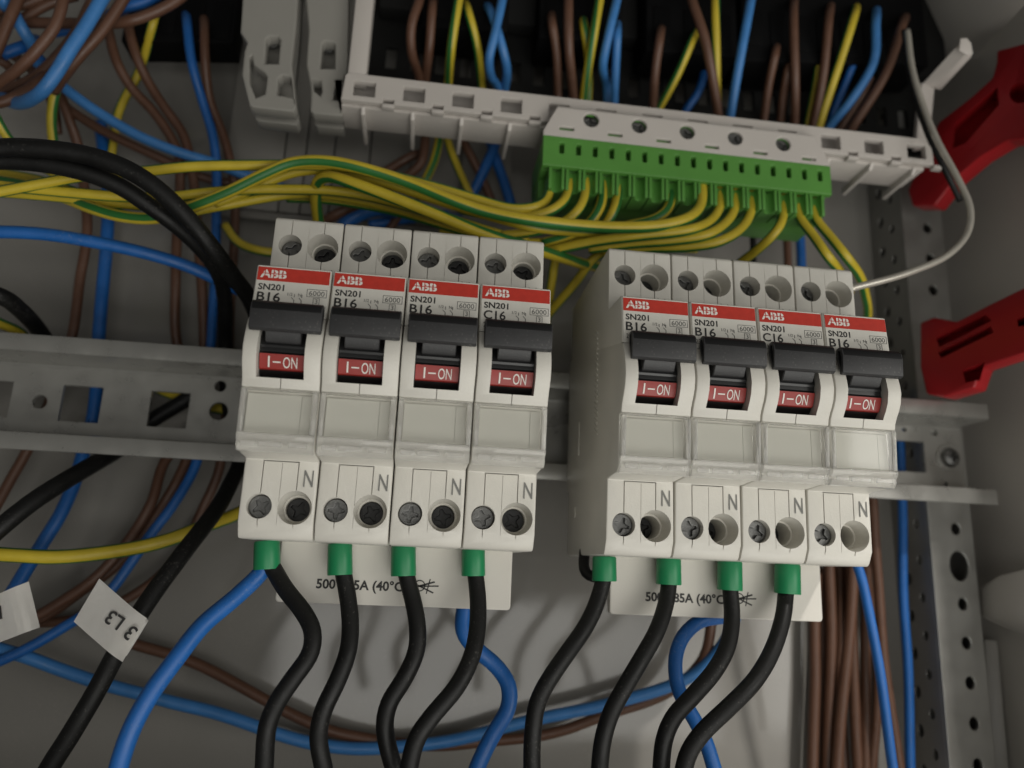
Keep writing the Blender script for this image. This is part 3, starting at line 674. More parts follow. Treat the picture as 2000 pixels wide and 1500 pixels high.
# brown wires
GR = 'brown wires'
BR = [
 ('first brown wire above the bar from left, bowing outward', [(826, -30, 5), (820, 0, 13), (803, 52, 12), (803, 105, 6), (817, 150, -3), (824, 195, -10)], 1.60),
 ('second brown wire above the bar from left, short and upright', [(846, 0, 4), (843, 19, 11), (838, 88, 6), (831, 150, -4), (829, 195, -10)], 1.60),
 ('third brown wire above the bar, shorter of a pair', [(1077, 28, 4), (1080, 48, 11), (1088, 105, 5), (1090, 189, -6), (1091, 235, -10)], 1.60),
 ('fourth brown wire above the bar, longer of a pair', [(1111, -30, 6), (1111, 0, 14), (1111, 88, 10), (1118, 168, -1), (1122, 230, -10)], 1.68),
 ('fifth brown wire above the bar, leaning over the green block', [(1292, 55, 4), (1289, 76, 11), (1280, 140, 5), (1275, 210, -5), (1272, 255, -10)], 1.60),
 ('sixth brown wire above the bar, crossing the green block leaning right', [(1345, -30, 6), (1352, 0, 16), (1375, 70, 15), (1388, 140, 10), (1402, 224, 0), (1408, 270, -8)], 1.68),
 ('seventh brown wire above the bar, low and dim', [(1517, 88, 3), (1513, 108, 9), (1500, 168, 2), (1492, 231, -6), (1489, 270, -10)], 1.51),
 ('eighth brown wire above the bar, straight and bright', [(1551, 2, 5), (1551, 24, 12), (1553, 140, 7), (1551, 238, -5), (1550, 280, -10)], 1.60),
 ('dim brown wire hiding behind the straight bright brown one', [(1544, 112, 2), (1539, 136, 4), (1530, 190, -3), (1524, 240, -9)], 1.51),
 ('brown wire leaning beside the plain yellow wire above the bar', [(1622, 12, 5), (1621, 34, 12), (1609, 140, 6), (1588, 241, -5), (1580, 285, -10)], 1.60),
 ('outermost brown wire slanting down to right end of the bar', [(1768, 34, 5), (1762, 55, 13), (1732, 138, 10), (1667, 245, -1), (1645, 285, -8)], 1.68),
 ('dim brown wire under the outermost one at right end of the bar', [(1700, 150, 2), (1688, 174, 0), (1643, 245, -7), (1625, 280, -10)], 1.51),
 ('brown wire arching from top edge through the upper left tangle', [(128, -40, 22), (122, 0, 22), (105, 51, 21), (72, 96, 19), (39, 132, 16), (0, 162, 12), (-40, 180, 10)], 1.68),
 ('brown wire running alongside the bright slanting blue wire', [(258, -30, 14), (236, 5, 14), (195, 66, 13), (156, 108, 11), (128, 142, 8), (105, 178, 2)], 1.76),
 ('brown wire loop curving across the top left under the black block', [(390, -40, 9), (345, 0, 9), (300, 24, 9), (255, 39, 9), (204, 46, 6), (120, 46, 2), (51, 44, 0), (0, 40, -2)], 1.76),
 ('brown wire at the top left corner running down the edge', [(50, -30, 12), (36, 0, 12), (18, 39, 12), (0, 81, 11), (-20, 130, 10)], 1.76),
 ('brown wire curving up from left edge under the slanting blue wire', [(-40, 205, 4), (0, 201, 4), (24, 194, 4), (60, 174, 2), (90, 150, -1), (120, 130, -6)], 1.76),
 ('dark brown wire near the top left corner lying almost level', [(150, -8, 2), (102, 6, 2), (70, 22, 2), (39, 40, 1), (0, 50, 0)], 1.60),
 ('brown wire bit at the left edge below the blue stub', [(-20, 108, -2), (0, 118, -3), (18, 130, -6), (30, 150, -10)], 1.60),
 ('brown wire crossing down from black block to behind the rail, left of a pair', [(203, 30, -14), (210, 58, -8), (228, 120, -9), (258, 171, -13), (300, 216, -16), (327, 255, -18), (348, 300, -20), (351, 360, -22), (345, 440, -23), (343, 560, -24), (350, 680, -30), (386, 760, -33), (386, 830, -33), (322, 900, -29), (296, 980, -26), (256, 1048, -26), (192, 1124, -26), (120, 1176, -26), (60, 1210, -26), (0, 1225, -26)], 1.68),
 ('brown wire crossing down from black block to behind the rail, right of a pair', [(246, 20, -14), (249, 48, -7), (264, 105, -8), (288, 156, -12), (324, 210, -15), (360, 264, -18), (378, 360, -21), (385, 460, -23), (395, 565, -24), (399, 680, -28), (396, 800, -30), (362, 900, -30), (340, 948, -29), (288, 1032, -29), (224, 1108, -29), (160, 1156, -29), (80, 1210, -29), (0, 1232, -29)], 1.68),
 ('brown wire beside the long blue one dropping from the black block', [(398, 26, -14), (400, 54, -5), (402, 120, -7), (411, 195, -14), (432, 255, -18), (447, 312, -20), (458, 380, -23), (458, 480, -26), (452, 560, -28), (448, 680, -30), (440, 800, -30), (428, 920, -30), (400, 988, -31), (352, 1080, -32), (312, 1124, -32), (256, 1164, -32), (168, 1204, -32), (72, 1216, -32), (0, 1212, -32)], 1.60),
 ('brown wire falling at far left and leaving through the left edge', [(112, 172, -6), (122, 196, -10), (138, 240, -16), (153, 285, -20), (168, 390, -23), (171, 444, -24), (165, 490, -25), (155, 540, -26), (140, 660, -27), (100, 780, -28), (55, 880, -28), (14, 948, -27), (-20, 1010, -26)], 1.68),
 ('brown wire under the diagonal blue wire at upper left', [(112, 194, -14), (126, 207, -14), (180, 243, -16), (255, 282, -18), (330, 318, -21), (390, 345, -24), (450, 356, -26), (510, 362, -28)], 1.60),
 ('brown wire sagging along the bottom above the long blue wire', [(180, 1225, -30), (260, 1256, -30), (360, 1288, -30), (480, 1346, -30), (575, 1396, -30), (645, 1426, -30), (715, 1442, -31), (855, 1458, -31), (960, 1447, -31), (1090, 1428, -30), (1180, 1398, -28), (1300, 1354, -25), (1360, 1306, -20), (1381, 1272, -17), (1390, 1226, -14), (1394, 1170, -12)], 1.75),
 ('first brown wire from left hanging below the right group', [(1594, 1120, -31), (1592, 1216, -31), (1592, 1340, -31), (1586, 1500, -31), (1584, 1540, -31)], 1.95),
 ('second brown wire from left hanging below the right group', [(1620, 1060, -30), (1620, 1120, -30), (1622, 1300, -30), (1616, 1500, -30), (1614, 1540, -30)], 1.95),
 ('third brown wire hanging below the right group, leaning left', [(1668, 1060, -26), (1664, 1140, -26), (1652, 1300, -26), (1636, 1500, -26), (1631, 1540, -26)], 1.95),
 ('fourth brown wire hanging below the right group, leaning right', [(1656, 1060, -31), (1660, 1120, -31), (1668, 1340, -31), (1676, 1500, -31), (1678, 1540, -31)], 1.95),
 ('brown wire behind the rail end running down beside the thin blue wire', [(1698, 920, -22), (1704, 980, -22), (1716, 1140, -22), (1728, 1300, -21), (1756, 1500, -20), (1762, 1540, -20)], 1.70),
 ('dark brown wire crossing behind the thin blue wire below the right group', [(1684, 1060, -34), (1692, 1124, -34), (1708, 1250, -34), (1712, 1360, -34), (1704, 1500, -34), (1700, 1540, -34)], 1.70),
 ('brown wire coming down behind the white bar toward the loop', [(834, 230, -12), (831, 280, -12), (822, 320, -13), (800, 340, -15), (770, 356, -18)], 1.68),
 ('dark brown wire bend below the white bar left of earth wires', [(828, 300, -18), (812, 301, -17), (790, 312, -17), (752, 334, -19), (715, 360, -21), (690, 395, -23)], 1.68),
 ('brown wire end reaching over the second breaker from the left', [(760, 372, -8), (733, 386, -6), (690, 404, -4), (660, 418, -4), (636, 432, -6), (600, 452, -12)], 1.76),
 ('dark brown wire slanting right below the white bar', [(900, 262, -14), (911, 290, -14), (935, 335, -16), (960, 388, -18), (975, 430, -20)], 1.60),
 ('dark brown wire behind the tops of left group breakers', [(800, 400, -16), (780, 420, -18), (760, 450, -20), (740, 480, -22)], 1.60),
 ('brown wire below the green block next to the blue one', [(1534, 395, -20), (1535, 430, -20), (1537, 500, -21), (1538, 560, -22)], 1.51),
]
BR += [
 ('brown wire looping low through the upper left tangle toward the left edge', [(200, -40, 8), (176, 10, 7), (150, 62, 5), (112, 108, 2), (64, 150, -2), (10, 176, -5), (-40, 186, -6)], 1.7),
 ('dark brown wire tucked behind the tangle at the upper left edge', [(-40, 92, -10), (10, 100, -10), (50, 124, -11), (84, 160, -13), (104, 205, -16), (112, 262, -20)], 1.7),
 ('brown wire crossing the very top of the upper left tangle', [(-40, 22, 4), (20, 18, 4), (84, -4, 3), (130, -40, 2)], 1.7),
 ('brown wire hidden among the hanging ones, just behind the first below right group', [(1604, 1110, -35), (1606, 1230, -35), (1602, 1360, -35), (1600, 1540, -35)], 1.9),
 ('brown wire filling the gap behind the leaning ones below right group', [(1640, 1070, -35), (1642, 1180, -35), (1640, 1330, -35), (1652, 1540, -35)], 1.9),
 ('brown wire at the right of the hanging bundle, passing behind the thin blue wire', [(1690, 1060, -30), (1694, 1160, -30), (1690, 1320, -30), (1690, 1540, -30)], 1.8),
]
for lab, pts, r in BR: wire('brown_wire', lab, 'wire', 'brown', r, pts, GR)
for lab, m, pts, r in [
 ('blue wire forking left below the white bar', 'blue', [(972, 268, -14), (960, 300, -14), (945, 332, -15), (927, 370, -17), (905, 405, -19)], 1.9),
 ('blue wire forking right below the white bar', 'blue', [(956, 268, -16), (965, 305, -16), (980, 345, -17), (996, 392, -18), (1005, 430, -20)], 1.9),
 ('blue wire bend behind the top of the second breaker', 'blue', [(660, 460, -14), (677, 434, -12), (705, 416, -11), (735, 408, -12), (775, 412, -15)], 2.6),
 ('blue wire lying level behind the top of left breakers', 'blue', [(720, 440, -20), (757, 434, -20), (800, 428, -20), (845, 423, -20), (900, 430, -22)], 2.0),
 ('blue wire stub upright behind the third breaker', 'blue', [(868, 415, -18), (870, 432, -18), (872, 455, -18), (873, 490, -18)], 2.0),
 ('blue wire below the green block behind the right group', 'blue', [(1557, 400, -22), (1560, 441, -22), (1563, 500, -22), (1566, 560, -22)], 1.8)]:
    wire('blue_wire', lab, 'wire', m, r, pts, GW)
wire('black_cable', 'thin black cable below the green block behind the right group', 'cable', 'black', 1.2, [(1469, 400, -20), (1470, 440, -20), (1471, 500, -20), (1472, 540, -20)], GB)

# yellow-green earth wires
GE = 'earth wires'
EW = [  # label, r, points, phase, twist
 ('first earth wire above the bar from left, tall', 1.56, [(902, -30, 6), (897, 0, 14), (883, 88, 9), (876, 161, -4), (874, 205, -10)], -0.12, .004),
 ('second earth wire above the bar from left, short and leaning right', 1.48, [(908, 5, 3), (915, 27, 11), (932, 88, 6), (941, 157, -5), (944, 200, -10)], -0.12, .0),
 ('third earth wire above the bar, tall beside a blue pair', 1.56, [(1174, -30, 6), (1171, 0, 14), (1161, 70, 11), (1140, 192, -4), (1134, 235, -10)], -0.16, .006),
 ('short greenish earth wire beside the tall one above the bar', 1.56, [(1138, 35, 3), (1141, 55, 8), (1147, 105, 3), (1148, 170, -6), (1147, 220, -10)], 0.09, .0),
 ('earth wire leaning steeply above the middle of green block', 1.48, [(1362, 60, 4), (1352, 83, 11), (1322, 147, 4), (1287, 210, -5), (1268, 250, -10)], -0.11, .003),
 ('upright earth wire crossing behind the leaning brown one', 1.56, [(1400, -30, 6), (1399, 0, 13), (1399, 80, 9), (1399, 154, 2), (1400, 225, -7), (1401, 260, -10)], 0.09, .008),
 ('thin dim earth wire behind the brown one near the plain yellow wire', 1.31, [(1603, 95, 3), (1600, 122, 4), (1590, 180, -2), (1577, 241, -8), (1570, 280, -10)], -0.16, .0),
 ('bright yellow looking earth wire at right end above the bar', 1.64, [(1672, 15, 5), (1665, 38, 13), (1640, 122, 8), (1602, 241, -4), (1588, 290, -10)], -0.16, .0),
 ('earth wire dropping from the black block at upper left', 1.56, [(306, 14, -14), (300, 42, -4), (285, 105, -13), (267, 153, -19), (246, 186, -21), (228, 228, -22), (222, 270, -23), (216, 305, -24), (205, 350, -26)], -0.06, .0),
 ('earth wire bowing left below the slanting blue wire at upper left', 1.56, [(124, 130, 2), (117, 150, 2), (104, 195, 0), (101, 240, -4), (105, 280, -8), (112, 320, -12), (118, 345, -14)], 0.30, .0),
 ('earth wire at the far left edge above black cables', 1.48, [(-20, 205, 4), (0, 245, 2), (20, 275, -2), (50, 305, -6), (90, 330, -10), (118, 345, -12)], 0.24, .002),
 ('earth wire running from left edge under the arching black cables', 1.60, [(-40, 358, 20), (0, 362, 20), (120, 375, 20), (240, 385, 19), (330, 386, 18), (420, 375, 18), (500, 368, 18), (565, 368, 18), (640, 372, 18), (720, 385, 18), (800, 405, 18), (880, 428, 18), (960, 452, 18), (1030, 470, 16)], 0.28, .0),
 ('earth wire passing under the black cables and over to first terminal of green block', 1.60, [(-50, 384, 22), (20, 370, 22), (84, 358, 22), (165, 343, 22), (230, 338, 21), (294, 335, 22), (375, 327, 23), (480, 322, 24), (560, 320, 24), (640, 322, 24), (720, 333, 24), (790, 350, 24), (860, 370, 24), (930, 391, 25), (1000, 407, 26), (1045, 402, 25.5), (1068, 386, 22.6), (1075, 350, 21.2)], 0.24, .0),
 ('earth wire arching highest and running to the tenth terminal of green block', 1.80, [(-50, 345, 0), (40, 360, 4), (120, 384, 10), (180, 408, 15), (240, 424, 17), (310, 425, 19), (381, 402, 22), (450, 374, 25), (512, 343, 27), (565, 320, 28), (617, 314, 29), (670, 319, 30), (740, 337, 30), (810, 361, 30), (880, 389, 31), (950, 414, 31), (1020, 430, 32), (1105, 439, 33), (1210, 442, 33), (1300, 438, 32), (1348, 424, 30), (1369, 399, 25.5), (1371, 365, 22.6), (1371, 345, 21.2)], 0.11, -.0011),
 ('earth wire hooking up beside the leftmost breaker and running right', 1.80, [(626, 470, 0), (622, 430, 6), (617, 390, 14), (621, 358, 20), (642, 347, 24), (687, 358, 27), (757, 382, 28), (845, 416, 29), (950, 456, 29), (1030, 482, 27), (1085, 500, 20), (1130, 512, 8), (1200, 530, -10), (1260, 560, -20)], 0.00, -.004),
 ('earth wire low at left sagging under the black cables', 1.56, [(-50, 330, -8), (60, 348, -2), (130, 368, 6), (190, 395, 11), (240, 420, 12), (290, 428, 12), (350, 420, 14), (420, 404, 14), (500, 388, 14), (570, 378, 14), (640, 380, 13), (720, 395, 13), (810, 420, 13), (900, 446, 12), (980, 466, 10)], 0.24, .0),
 ('earth wire entering the second terminal from left of green block', 1.56, [(900, 408, 20), (960, 421, 23), (1020, 426, 25), (1072, 414, 27), (1100, 394, 25.5), (1110, 370, 22.6), (1112, 345, 21.2)], -0.13, .0),
 ('earth wire entering the third terminal from left of green block', 1.56, [(980, 460, 18), (1040, 452, 21), (1095, 438, 25), (1124, 416, 27), (1138, 392, 25.5), (1143, 365, 22.6), (1143, 345, 21.2)], -0.16, .0),
 ('earth wire entering the fourth terminal from left of green block', 1.56, [(1060, 474, 16), (1110, 460, 20), (1150, 436, 25), (1170, 408, 25.5), (1177, 378, 22.6), (1178, 350, 21.2)], 0.04, .004),
 ('earth wire entering the fifth terminal from left of green block', 1.56, [(1100, 480, 14), (1150, 462, 19), (1186, 438, 24), (1200, 412, 25.5), (1206, 383, 22.6), (1207, 355, 21.2)], -0.06, .0),
 ('earth wire entering the eighth terminal from left of green block', 1.56, [(1170, 452, 20), (1225, 440, 23), (1278, 428, 26), (1302, 412, 25.5), (1311, 388, 22.6), (1312, 365, 21.2)], 0.02, .003),
 ('earth wire entering the eleventh terminal of green block with a long yellow sweep', 1.64, [(1010, 512, 6), (1070, 490, 16), (1157, 473, 24), (1245, 463, 29), (1345, 449, 31), (1390, 428, 25.5), (1405, 400, 22.6), (1406, 365, 21.2)], -0.16, .0),
 ('earth wire entering the twelfth terminal of green block', 1.64, [(1150, 486, 18), (1240, 476, 23), (1315, 470, 27), (1378, 459, 29), (1418, 434, 25.5), (1434, 406, 22.6), (1436, 370, 21.2)], -0.16, .0),
 ('earth wire entering the thirteenth terminal of green block', 1.64, [(1180, 494, 14), (1262, 484, 20), (1332, 483, 25), (1400, 474, 28), (1448, 447, 25.5), (1466, 414, 22.6), (1468, 375, 21.2)], -0.16, .0),
 ('earth wire leaving the third terminal from the right toward right group', 1.56, [(1400, 560, 0), (1440, 520, 10), (1483, 484, 20), (1514, 451, 25), (1528, 418, 22.6), (1530, 380, 21.2)], -0.16, .0),
 ('earth wire leaving the second terminal from the right, going down right', 1.52, [(1559, 385, 21.2), (1561, 420, 22.6), (1588, 458, 25.5), (1616, 500, 28), (1640, 534, 20), (1660, 570, 8)], 0.30, .0),
 ('earth wire leaving the rightmost terminal and passing beside the rightmost breaker', 1.52, [(1589, 390, 21.2), (1592, 423, 22.6), (1620, 458, 25.5), (1654, 500, 28), (1680, 540, 20), (1688, 575, 10), (1694, 612, -2), (1690, 660, -16)], -0.18, .0),
 ('earth wire going down into the gap between the breaker groups', 1.60, [(1250, 476, 8), (1200, 484, 8), (1161, 504, 6), (1125, 551, 0), (1088, 594, -8), (1050, 640, -20)], 0.34, .0),
 ('earth wire squeezing down right of the left breaker group', 1.60, [(1160, 462, 8), (1110, 478, 6), (1088, 500, 2), (1078, 545, -4), (1070, 600, -12), (1062, 660, -22)], 0.34, .0),
 ('earth wire falling behind the bar left of a fork', 1.56, [(860, 240, -12), (856, 280, -12), (846, 320, -13), (831, 352, -14), (815, 390, -17)], 0.14, .0),
 ('earth wire falling behind the bar right of a fork', 1.48, [(868, 240, -14), (877, 280, -14), (893, 322, -15), (915, 372, -16), (935, 410, -18)], -0.16, .0),
 ('earth wire crossing below the rail at left like a yellow band', 2.05, [(-40, 1078, 4), (0, 1084, 4), (100, 1090, 3), (200, 1079, 1), (320, 1056, -3), (400, 1028, -8), (464, 1004, -14), (520, 970, -20)], .32, .0),
 ('earth wire glimpsed through the rail holes at left', 1.80, [(280, 740, -30), (310, 760, -30), (350, 775, -29), (400, 790, -29), (430, 797, -29), (480, 802, -29)], -0.16, .0),
 ('earth wire peeking over the rail at the far left', 1.64, [(-40, 612, -6), (0, 632, -10), (42, 652, -18), (70, 690, -26)], 0.24, .0),
 ('yellow earth wire lying behind the leftmost breaker top', 1.56, [(440, 440, -18), (462, 472, -16), (490, 487, -14), (530, 494, -14), (580, 490, -16)], -0.16, .0),
]
EW += [
 ('earth wire tucked close under the highest arching one', 1.6, [(420, 398, 15), (500, 366, 17), (570, 338, 19), (640, 332, 20), (720, 346, 21), (800, 370, 21), (880, 398, 22), (960, 424, 23), (1040, 444, 24), (1120, 452, 23), (1200, 456, 20)], 0.19, -.001),
 ('earth wire running low in the bundle just above the left breaker tops', 1.6, [(560, 386, 10), (640, 388, 10), (720, 402, 11), (800, 422, 12), (880, 444, 13), (960, 464, 14), (1040, 474, 15), (1120, 470, 16), (1220, 468, 16)], 0.34, 0),
 ('earth wire crossing low behind the bundle near the gap between groups', 1.6, [(860, 452, 2), (940, 470, 4), (1020, 480, 6), (1100, 478, 8), (1180, 476, 9), (1280, 482, 8), (1360, 486, 6)], 0.24, 0),
 ('earth wire lying along the left run just under the yellow top strand', 1.55, [(-50, 372, 14), (60, 380, 14), (180, 392, 14), (300, 402, 13), (400, 396, 13), (480, 384, 13), (570, 376, 12), (660, 378, 11)], 0.24, .0006),
]
for lab, r, pts, ph, tw in EW:
    wire('earth_wire', lab, 'wire', 'yg', r, pts, GE, phase=ph, twist=tw)

# silver wire with a thin dark one beside it
wire('silver_wire', 'shiny bare silver wire curving down to the rightmost breaker', 'wire', 'silver', 1.05,
     [(1772, 60, 22), (1782, 130, 24), (1800, 195, 26), (1830, 272, 29), (1868, 346, 32), (1893, 405, 34), (1890, 452, 35), (1852, 498, 37), (1780, 530, 39), (1705, 552, 40), (1660, 564, 40)])
wire('black_cable', 'thin black lead running along the silver wire at upper right', 'cable', 'black', 1.0,
     [(1766, 60, 18), (1774, 130, 19), (1790, 200, 20), (1818, 275, 22), (1848, 335, 22), (1875, 392, 18)], GB)

# ================================================================== CABLE TAGS
def tag(name, label, quad, d, cable_dir, r, letters):
    c = [P(u, v, d) for u, v in quad]
    t = thing(name, label, 'cable tag', tuple((c[0]+c[1]+c[2]+c[3])/4), 'cable tags'); org = (c[0]+c[1]+c[2]+c[3])/4
    bm = bmesh.new(); N = 10
    g = [[None]*(N+1) for _ in range(2)]
    for j in range(N+1):
        s = j/N
        for i, (a, b) in enumerate(((c[0], c[1]), (c[3], c[2]))):
            p = a.lerp(b, s); bend = max(0, s-.72)/.28
            g[i][j] = bm.verts.new(p-org+Vector((0, 1.2*bend*bend-.25*math.sin(s*3.1), 0)))
    for j in range(N): bm.faces.new((g[0][j], g[0][j+1], g[1][j+1], g[1][j]))
    ret = bmesh.ops.solidify(bm, geom=bm.faces[:], thickness=.22)
    obj('flag', bm_mesh(bm, 'flag', 'tag', 30), t)
    if cable_dir:
        obj('wrap', tube_mesh([P(*q)-org for q in cable_dir], r, 'tag', n=24, smoothing=0), t)
    for s, (u, v), h, ang in letters:
        me = text_me(s, size=4, height=h, bold=.015, extrude=.03)
        w = max(q.co.x for q in me.vertices)
        me.transform(Matrix.Translation(P(u, v, d)-org+Vector((0, -.62, 0))) @ FRONT @ Matrix.Rotation(math.radians(ang), 4, 'Z') @ Matrix.Translation((-w/2, -h/2, 0)))
        obj('lettering', fin(me, 'ink'), t)
    return t
tag('cable_tag', 'white flag tag printed upside down 3 L3 on a black cable', [(194, 1130), (284, 1208), (236, 1294), (144, 1214)], 23.2, [(272, 1204, 16.6), (254, 1233, 17.8), (229, 1272, 19.3)], 2.62,
    [('3', (256, 1236), 3.6, 142), ('L3', (225, 1211), 3.4, 150)])
tag('cable_tag', 'white flag tag cut off by the left picture edge', [(-70, 1190), (52, 1136), (74, 1226), (-50, 1274)], 12, None, 2.3,
    [('L1', (-9, 1199), 3.4, 196)])

# ================================================================== WHITE TERMINAL BAR, GREEN BLOCK
D0 = 22.0
bar = thing('terminal_carrier', 'long white plastic terminal carrier bar with square pockets above the breakers', 'terminal bar')
xl = at(668, 175, D0)[0]; xr_ = at(1822, 300, D0)[0]; ztop = at(806, 156, D0)[1]; zbot = at(806, 208, D0)[1]
pp = (at(999, 205, D0)[0]-at(809, 182, D0)[0])/2; p0 = at(809, 182, D0)[0]
ph_ = 2.8; pw = 3.4
holes = []; k = -1
zc = at(809, 184.5, D0)[1]; notches = []
while p0+pp*k < xr_+2:
    x = p0+pp*k
    if x-pw > xl+1 and x+pw < xr_-1: holes.append(rect(x-pw, zc-ph_+.2, x+pw, zc+ph_-.2, .3))
    xs_ = x+pp/2
    if xl+3 < xs_ < xr_-3: notches.append(xs_)
    k += 1
low = []
for x in notches[::-1]: low += [(x+1.7, zbot), (x+1.7, zbot+1.7), (x-1.7, zbot+1.7), (x-1.7, zbot)]
obj('fascia', plate('fascia', [(xl, zbot), (xl+.6, ztop-1), (xl+1.4, ztop), (xr_-4, ztop), (xr_, ztop-3.0), (xr_, zbot)]+low, holes, D0-2.4, D0, 'whitebar', .2), bar)
obj('floor_plate', box('fp', xl, xr_-2, zbot-1.0, zbot+.2, 7, D0-2.45, 'whitebar', .2), bar)
obj('back_strip', box('bs', xl+1, xr_-6, zbot+.25, ztop+4.5, D0-9, D0-8, 'whitebar', .1), bar)
k = -1; RIB = None
while p0+pp*k < xr_:
    x = p0+pp*k
    if x > xl:
        if RIB is None: RIB = poly('rib', [W(-.6, zbot-1.02, D0-1.5), W(-.6, zbot-1.02, 2), W(-.6, zbot-3.6, 2), W(-.6, zbot-3.0, D0-3)], (1.2, 0, 0), 'whitebar', .15)
        obj('rib', RIB, bar, (x, 0, 0))
        obj('tab', box('tab', x+pp/2-1.9, x+pp/2+1.9, zbot-1.3, zbot-.05, D0-2.2, D0+.15, 'whitebar', .15), bar)
    k += 1
pu0 = at(686, 75, D0)[0]; pu1 = at(722, 75, D0)[0]
obj('end_post', box('ep', pu0, pu1, ztop-1.5, ztop+75, D0-6, D0-.3, 'whitebar', .5), bar)
# right end bracket arm
a0, a1 = P(1790, 292, 14), P(1812, 172, 14)
arm = bmesh.new()
bm_poly(arm, [P(1788, 290, 14), P(1815, 286, 14), P(1826, 172, 14), P(1800, 160, 14)], (0, 2.2, 0), .3, 1)
obj('arm_post', bm_mesh(arm, 'ap', 'whitebar', 30), bar)
arm = bmesh.new()
p1, p2, p3, p4 = P(1802, 165, 14), P(1826, 172, 14), P(1888, 104, 32), P(1878, 78, 32)
bm_poly(arm, [p1, p2, p3, p4], (3.0, 1.0, 0), .5, 2)
obj('arm', bm_mesh(arm, 'ap', 'whitebar', 30), bar)
arm = bmesh.new(); bm_poly(arm, [P(1872, 100, 31.6), P(1888, 108, 31.6), P(1884, 84, 32.4), P(1875, 74, 32.4)], (2.2, -.6, 0), .4, 2)
obj('arm_tip', bm_mesh(arm, 'ap', 'whitebar', 30), bar)

GD = 26.0
blk = thing('green_terminal_block', 'green earth terminal block with seventeen wire mouths under a white screw cover', 'terminal block')
q = lambda u, v, d=GD: at(u, v, d)
gx0, gz1 = q(1061, 262); gx1, gz1b = q(1621, 327); gz0 = q(1059, 322)[1]; gzm = q(1059, 364)[1]
gz1 = (gz1+gz1b)/2
tz = q(1350, 236)[1]-.4
ch = []; cs_ = []
for i in range(5):
    u = 1155+(1530-1155)*i/4; v = 234+(281-234)*i/4; x, z = q(u, v); ch.append(circ(x, z, 2.5, 22)); cs_.append((x, z))
for i in range(6):
    u = 1107+(1580-1107)*i/5; v = 251+(310-251)*i/5; x, z = q(u, v); ch.append(rect(x-2.3, z-.55, x+2.3, z+.55))
obj('screw_cover', plate('scv', [(gx0, gz1+.1), (gx1, gz1+.1), (gx1, gz1+1.6), (gx1-4.6, tz), (gx0+4.2, tz), (gx0, gz1+1.9)], ch, GD-1.3, GD, 'whitebar', .3), blk)
obj('inner_plate', plate('ipl', rect(gx0+5.2, gz1+.2, gx1-5.6, tz-1.2), [circ(x, z, 2.6, 22) for x, z in cs_], D0+.1, GD-1.45, 'green', .1), blk)
obj('cover_top', box('ct', gx0+4.4, gx1-4.8, tz-.2, tz+1.2, D0-3, GD-1.2, 'whitebar', .3), blk)
for i, (x, z) in enumerate(cs_):
    s = obj('clamp_screw', SCREW, blk, (x, -(GD-1.6 if i == 3 else GD-2.2), z)); s.scale = (.9, 1, .9); s.rotation_euler = (0, i*.7, 0)
sl = []; TX = []
xa = q(1097, 287)[0]; xb_ = q(1601, 347)[0]
gzs = (q(1097, 287)[1]+q(1601, 347)[1])/2
for i in range(17):
    x = xa+(xb_-xa)*i/16; TX.append(x); sl.append(rect(x-.75, gzs-1.9, x+.75, gzs+1.9, .5))
obj('block_face', plate('gf', rect(gx0, gz0, gx1, gz1), sl, GD-2.0, GD+.3, 'green', .25), blk)
obj('block_body', box('gb', gx0+.2, gx1-.2, gz0+.4, gz1-.3, 2, GD-3.6, 'green', .2), blk)
PT = (xb_-xa)/16
def mouth():
    o_ = [(-PT/2+.2, -7)]
    for k in range(9):
        a = math.pi-math.pi*k/8; o_.append((1.55*math.cos(a), -.6-2.6*math.sin(a)*.9 if 0 else -.2-2.4*math.sin(a)))
    o_ = [(-PT/2+.22, -9), (PT/2-.22, -9), (PT/2-.22, 0), (1.6, 0)]+[(1.6*math.cos(math.pi*k/8), -2.6*math.sin(math.pi*k/8)) for k in range(1, 8)]+[(-1.6, 0), (-PT/2+.22, 0)]
    me = sheet(o_, [], gz0-gzm, .12)
    me.transform(Matrix(((1, 0, 0, 0), (0, -1, 0, 0), (0, 0, 1, 0), (0, 0, 0, 1))))     # local y forward -> world -Y
    return fin(me, 'green', 30)
MO = mouth()
for i, x in enumerate(TX):
    obj('wire_mouth', MO, blk, (x-1.2, -(GD-.4), (gz0+gzm)/2-.05))
obj('skirt', box('sk', gx0+.4, gx1-.4, gzm+1, gz0+.3, 3, GD-9.6, 'green', .2), blk)

# ================================================================== GREY CLAMPS AT UPPER LEFT
def clamp(name, label, pts, holes, d):
    base = 5.556
    f = lambda L: [at(440+a/base, b/base, d) for a, b in L]
    t = thing(name, label, 'clamp', group='grey plastic clamps')
    obj('body', plate('clb', f(pts), [f(h) for h in holes], d-5, d, 'clamp', .5), t)
    ins = [((a-500)*.96+500, (b-300)*.98+290) for a, b in pts] if pts[0][0] < 500 else [((a-1080)*.96+1080, (b-300)*.98+290) for a, b in pts]
    obj('inner_web', plate('clw', f(ins), [], d-14, d-9, 'clamp', .3), t)
    h0 = holes[0]; xm = sum(a for a, b in h0)/len(h0); x, z = at(440+xm/base, min(b for a, b in h0)/base+14, d-5)
    s = obj('clamp_screw', SCREW, t, (x, -(d-4.5), z)); s.scale = (.85, 1, .85)
    return t
c1p = [(205, -300), (165, 350), (238, 460), (205, 560), (180, 810), (262, 1140), (310, 1165), (740, 1212), (772, 1160), (722, 700), (770, 250), (800, -300)]
c1h = [[(445, 420), (480, 392), (570, 392), (600, 430), (575, 690), (425, 690)], [(310, 700), (430, 790), (455, 830), (430, 1020), (330, 1060), (265, 900), (262, 620), (290, 600)], [(575, 850), (620, 815), (690, 830), (715, 900), (735, 1060), (560, 1030)]]
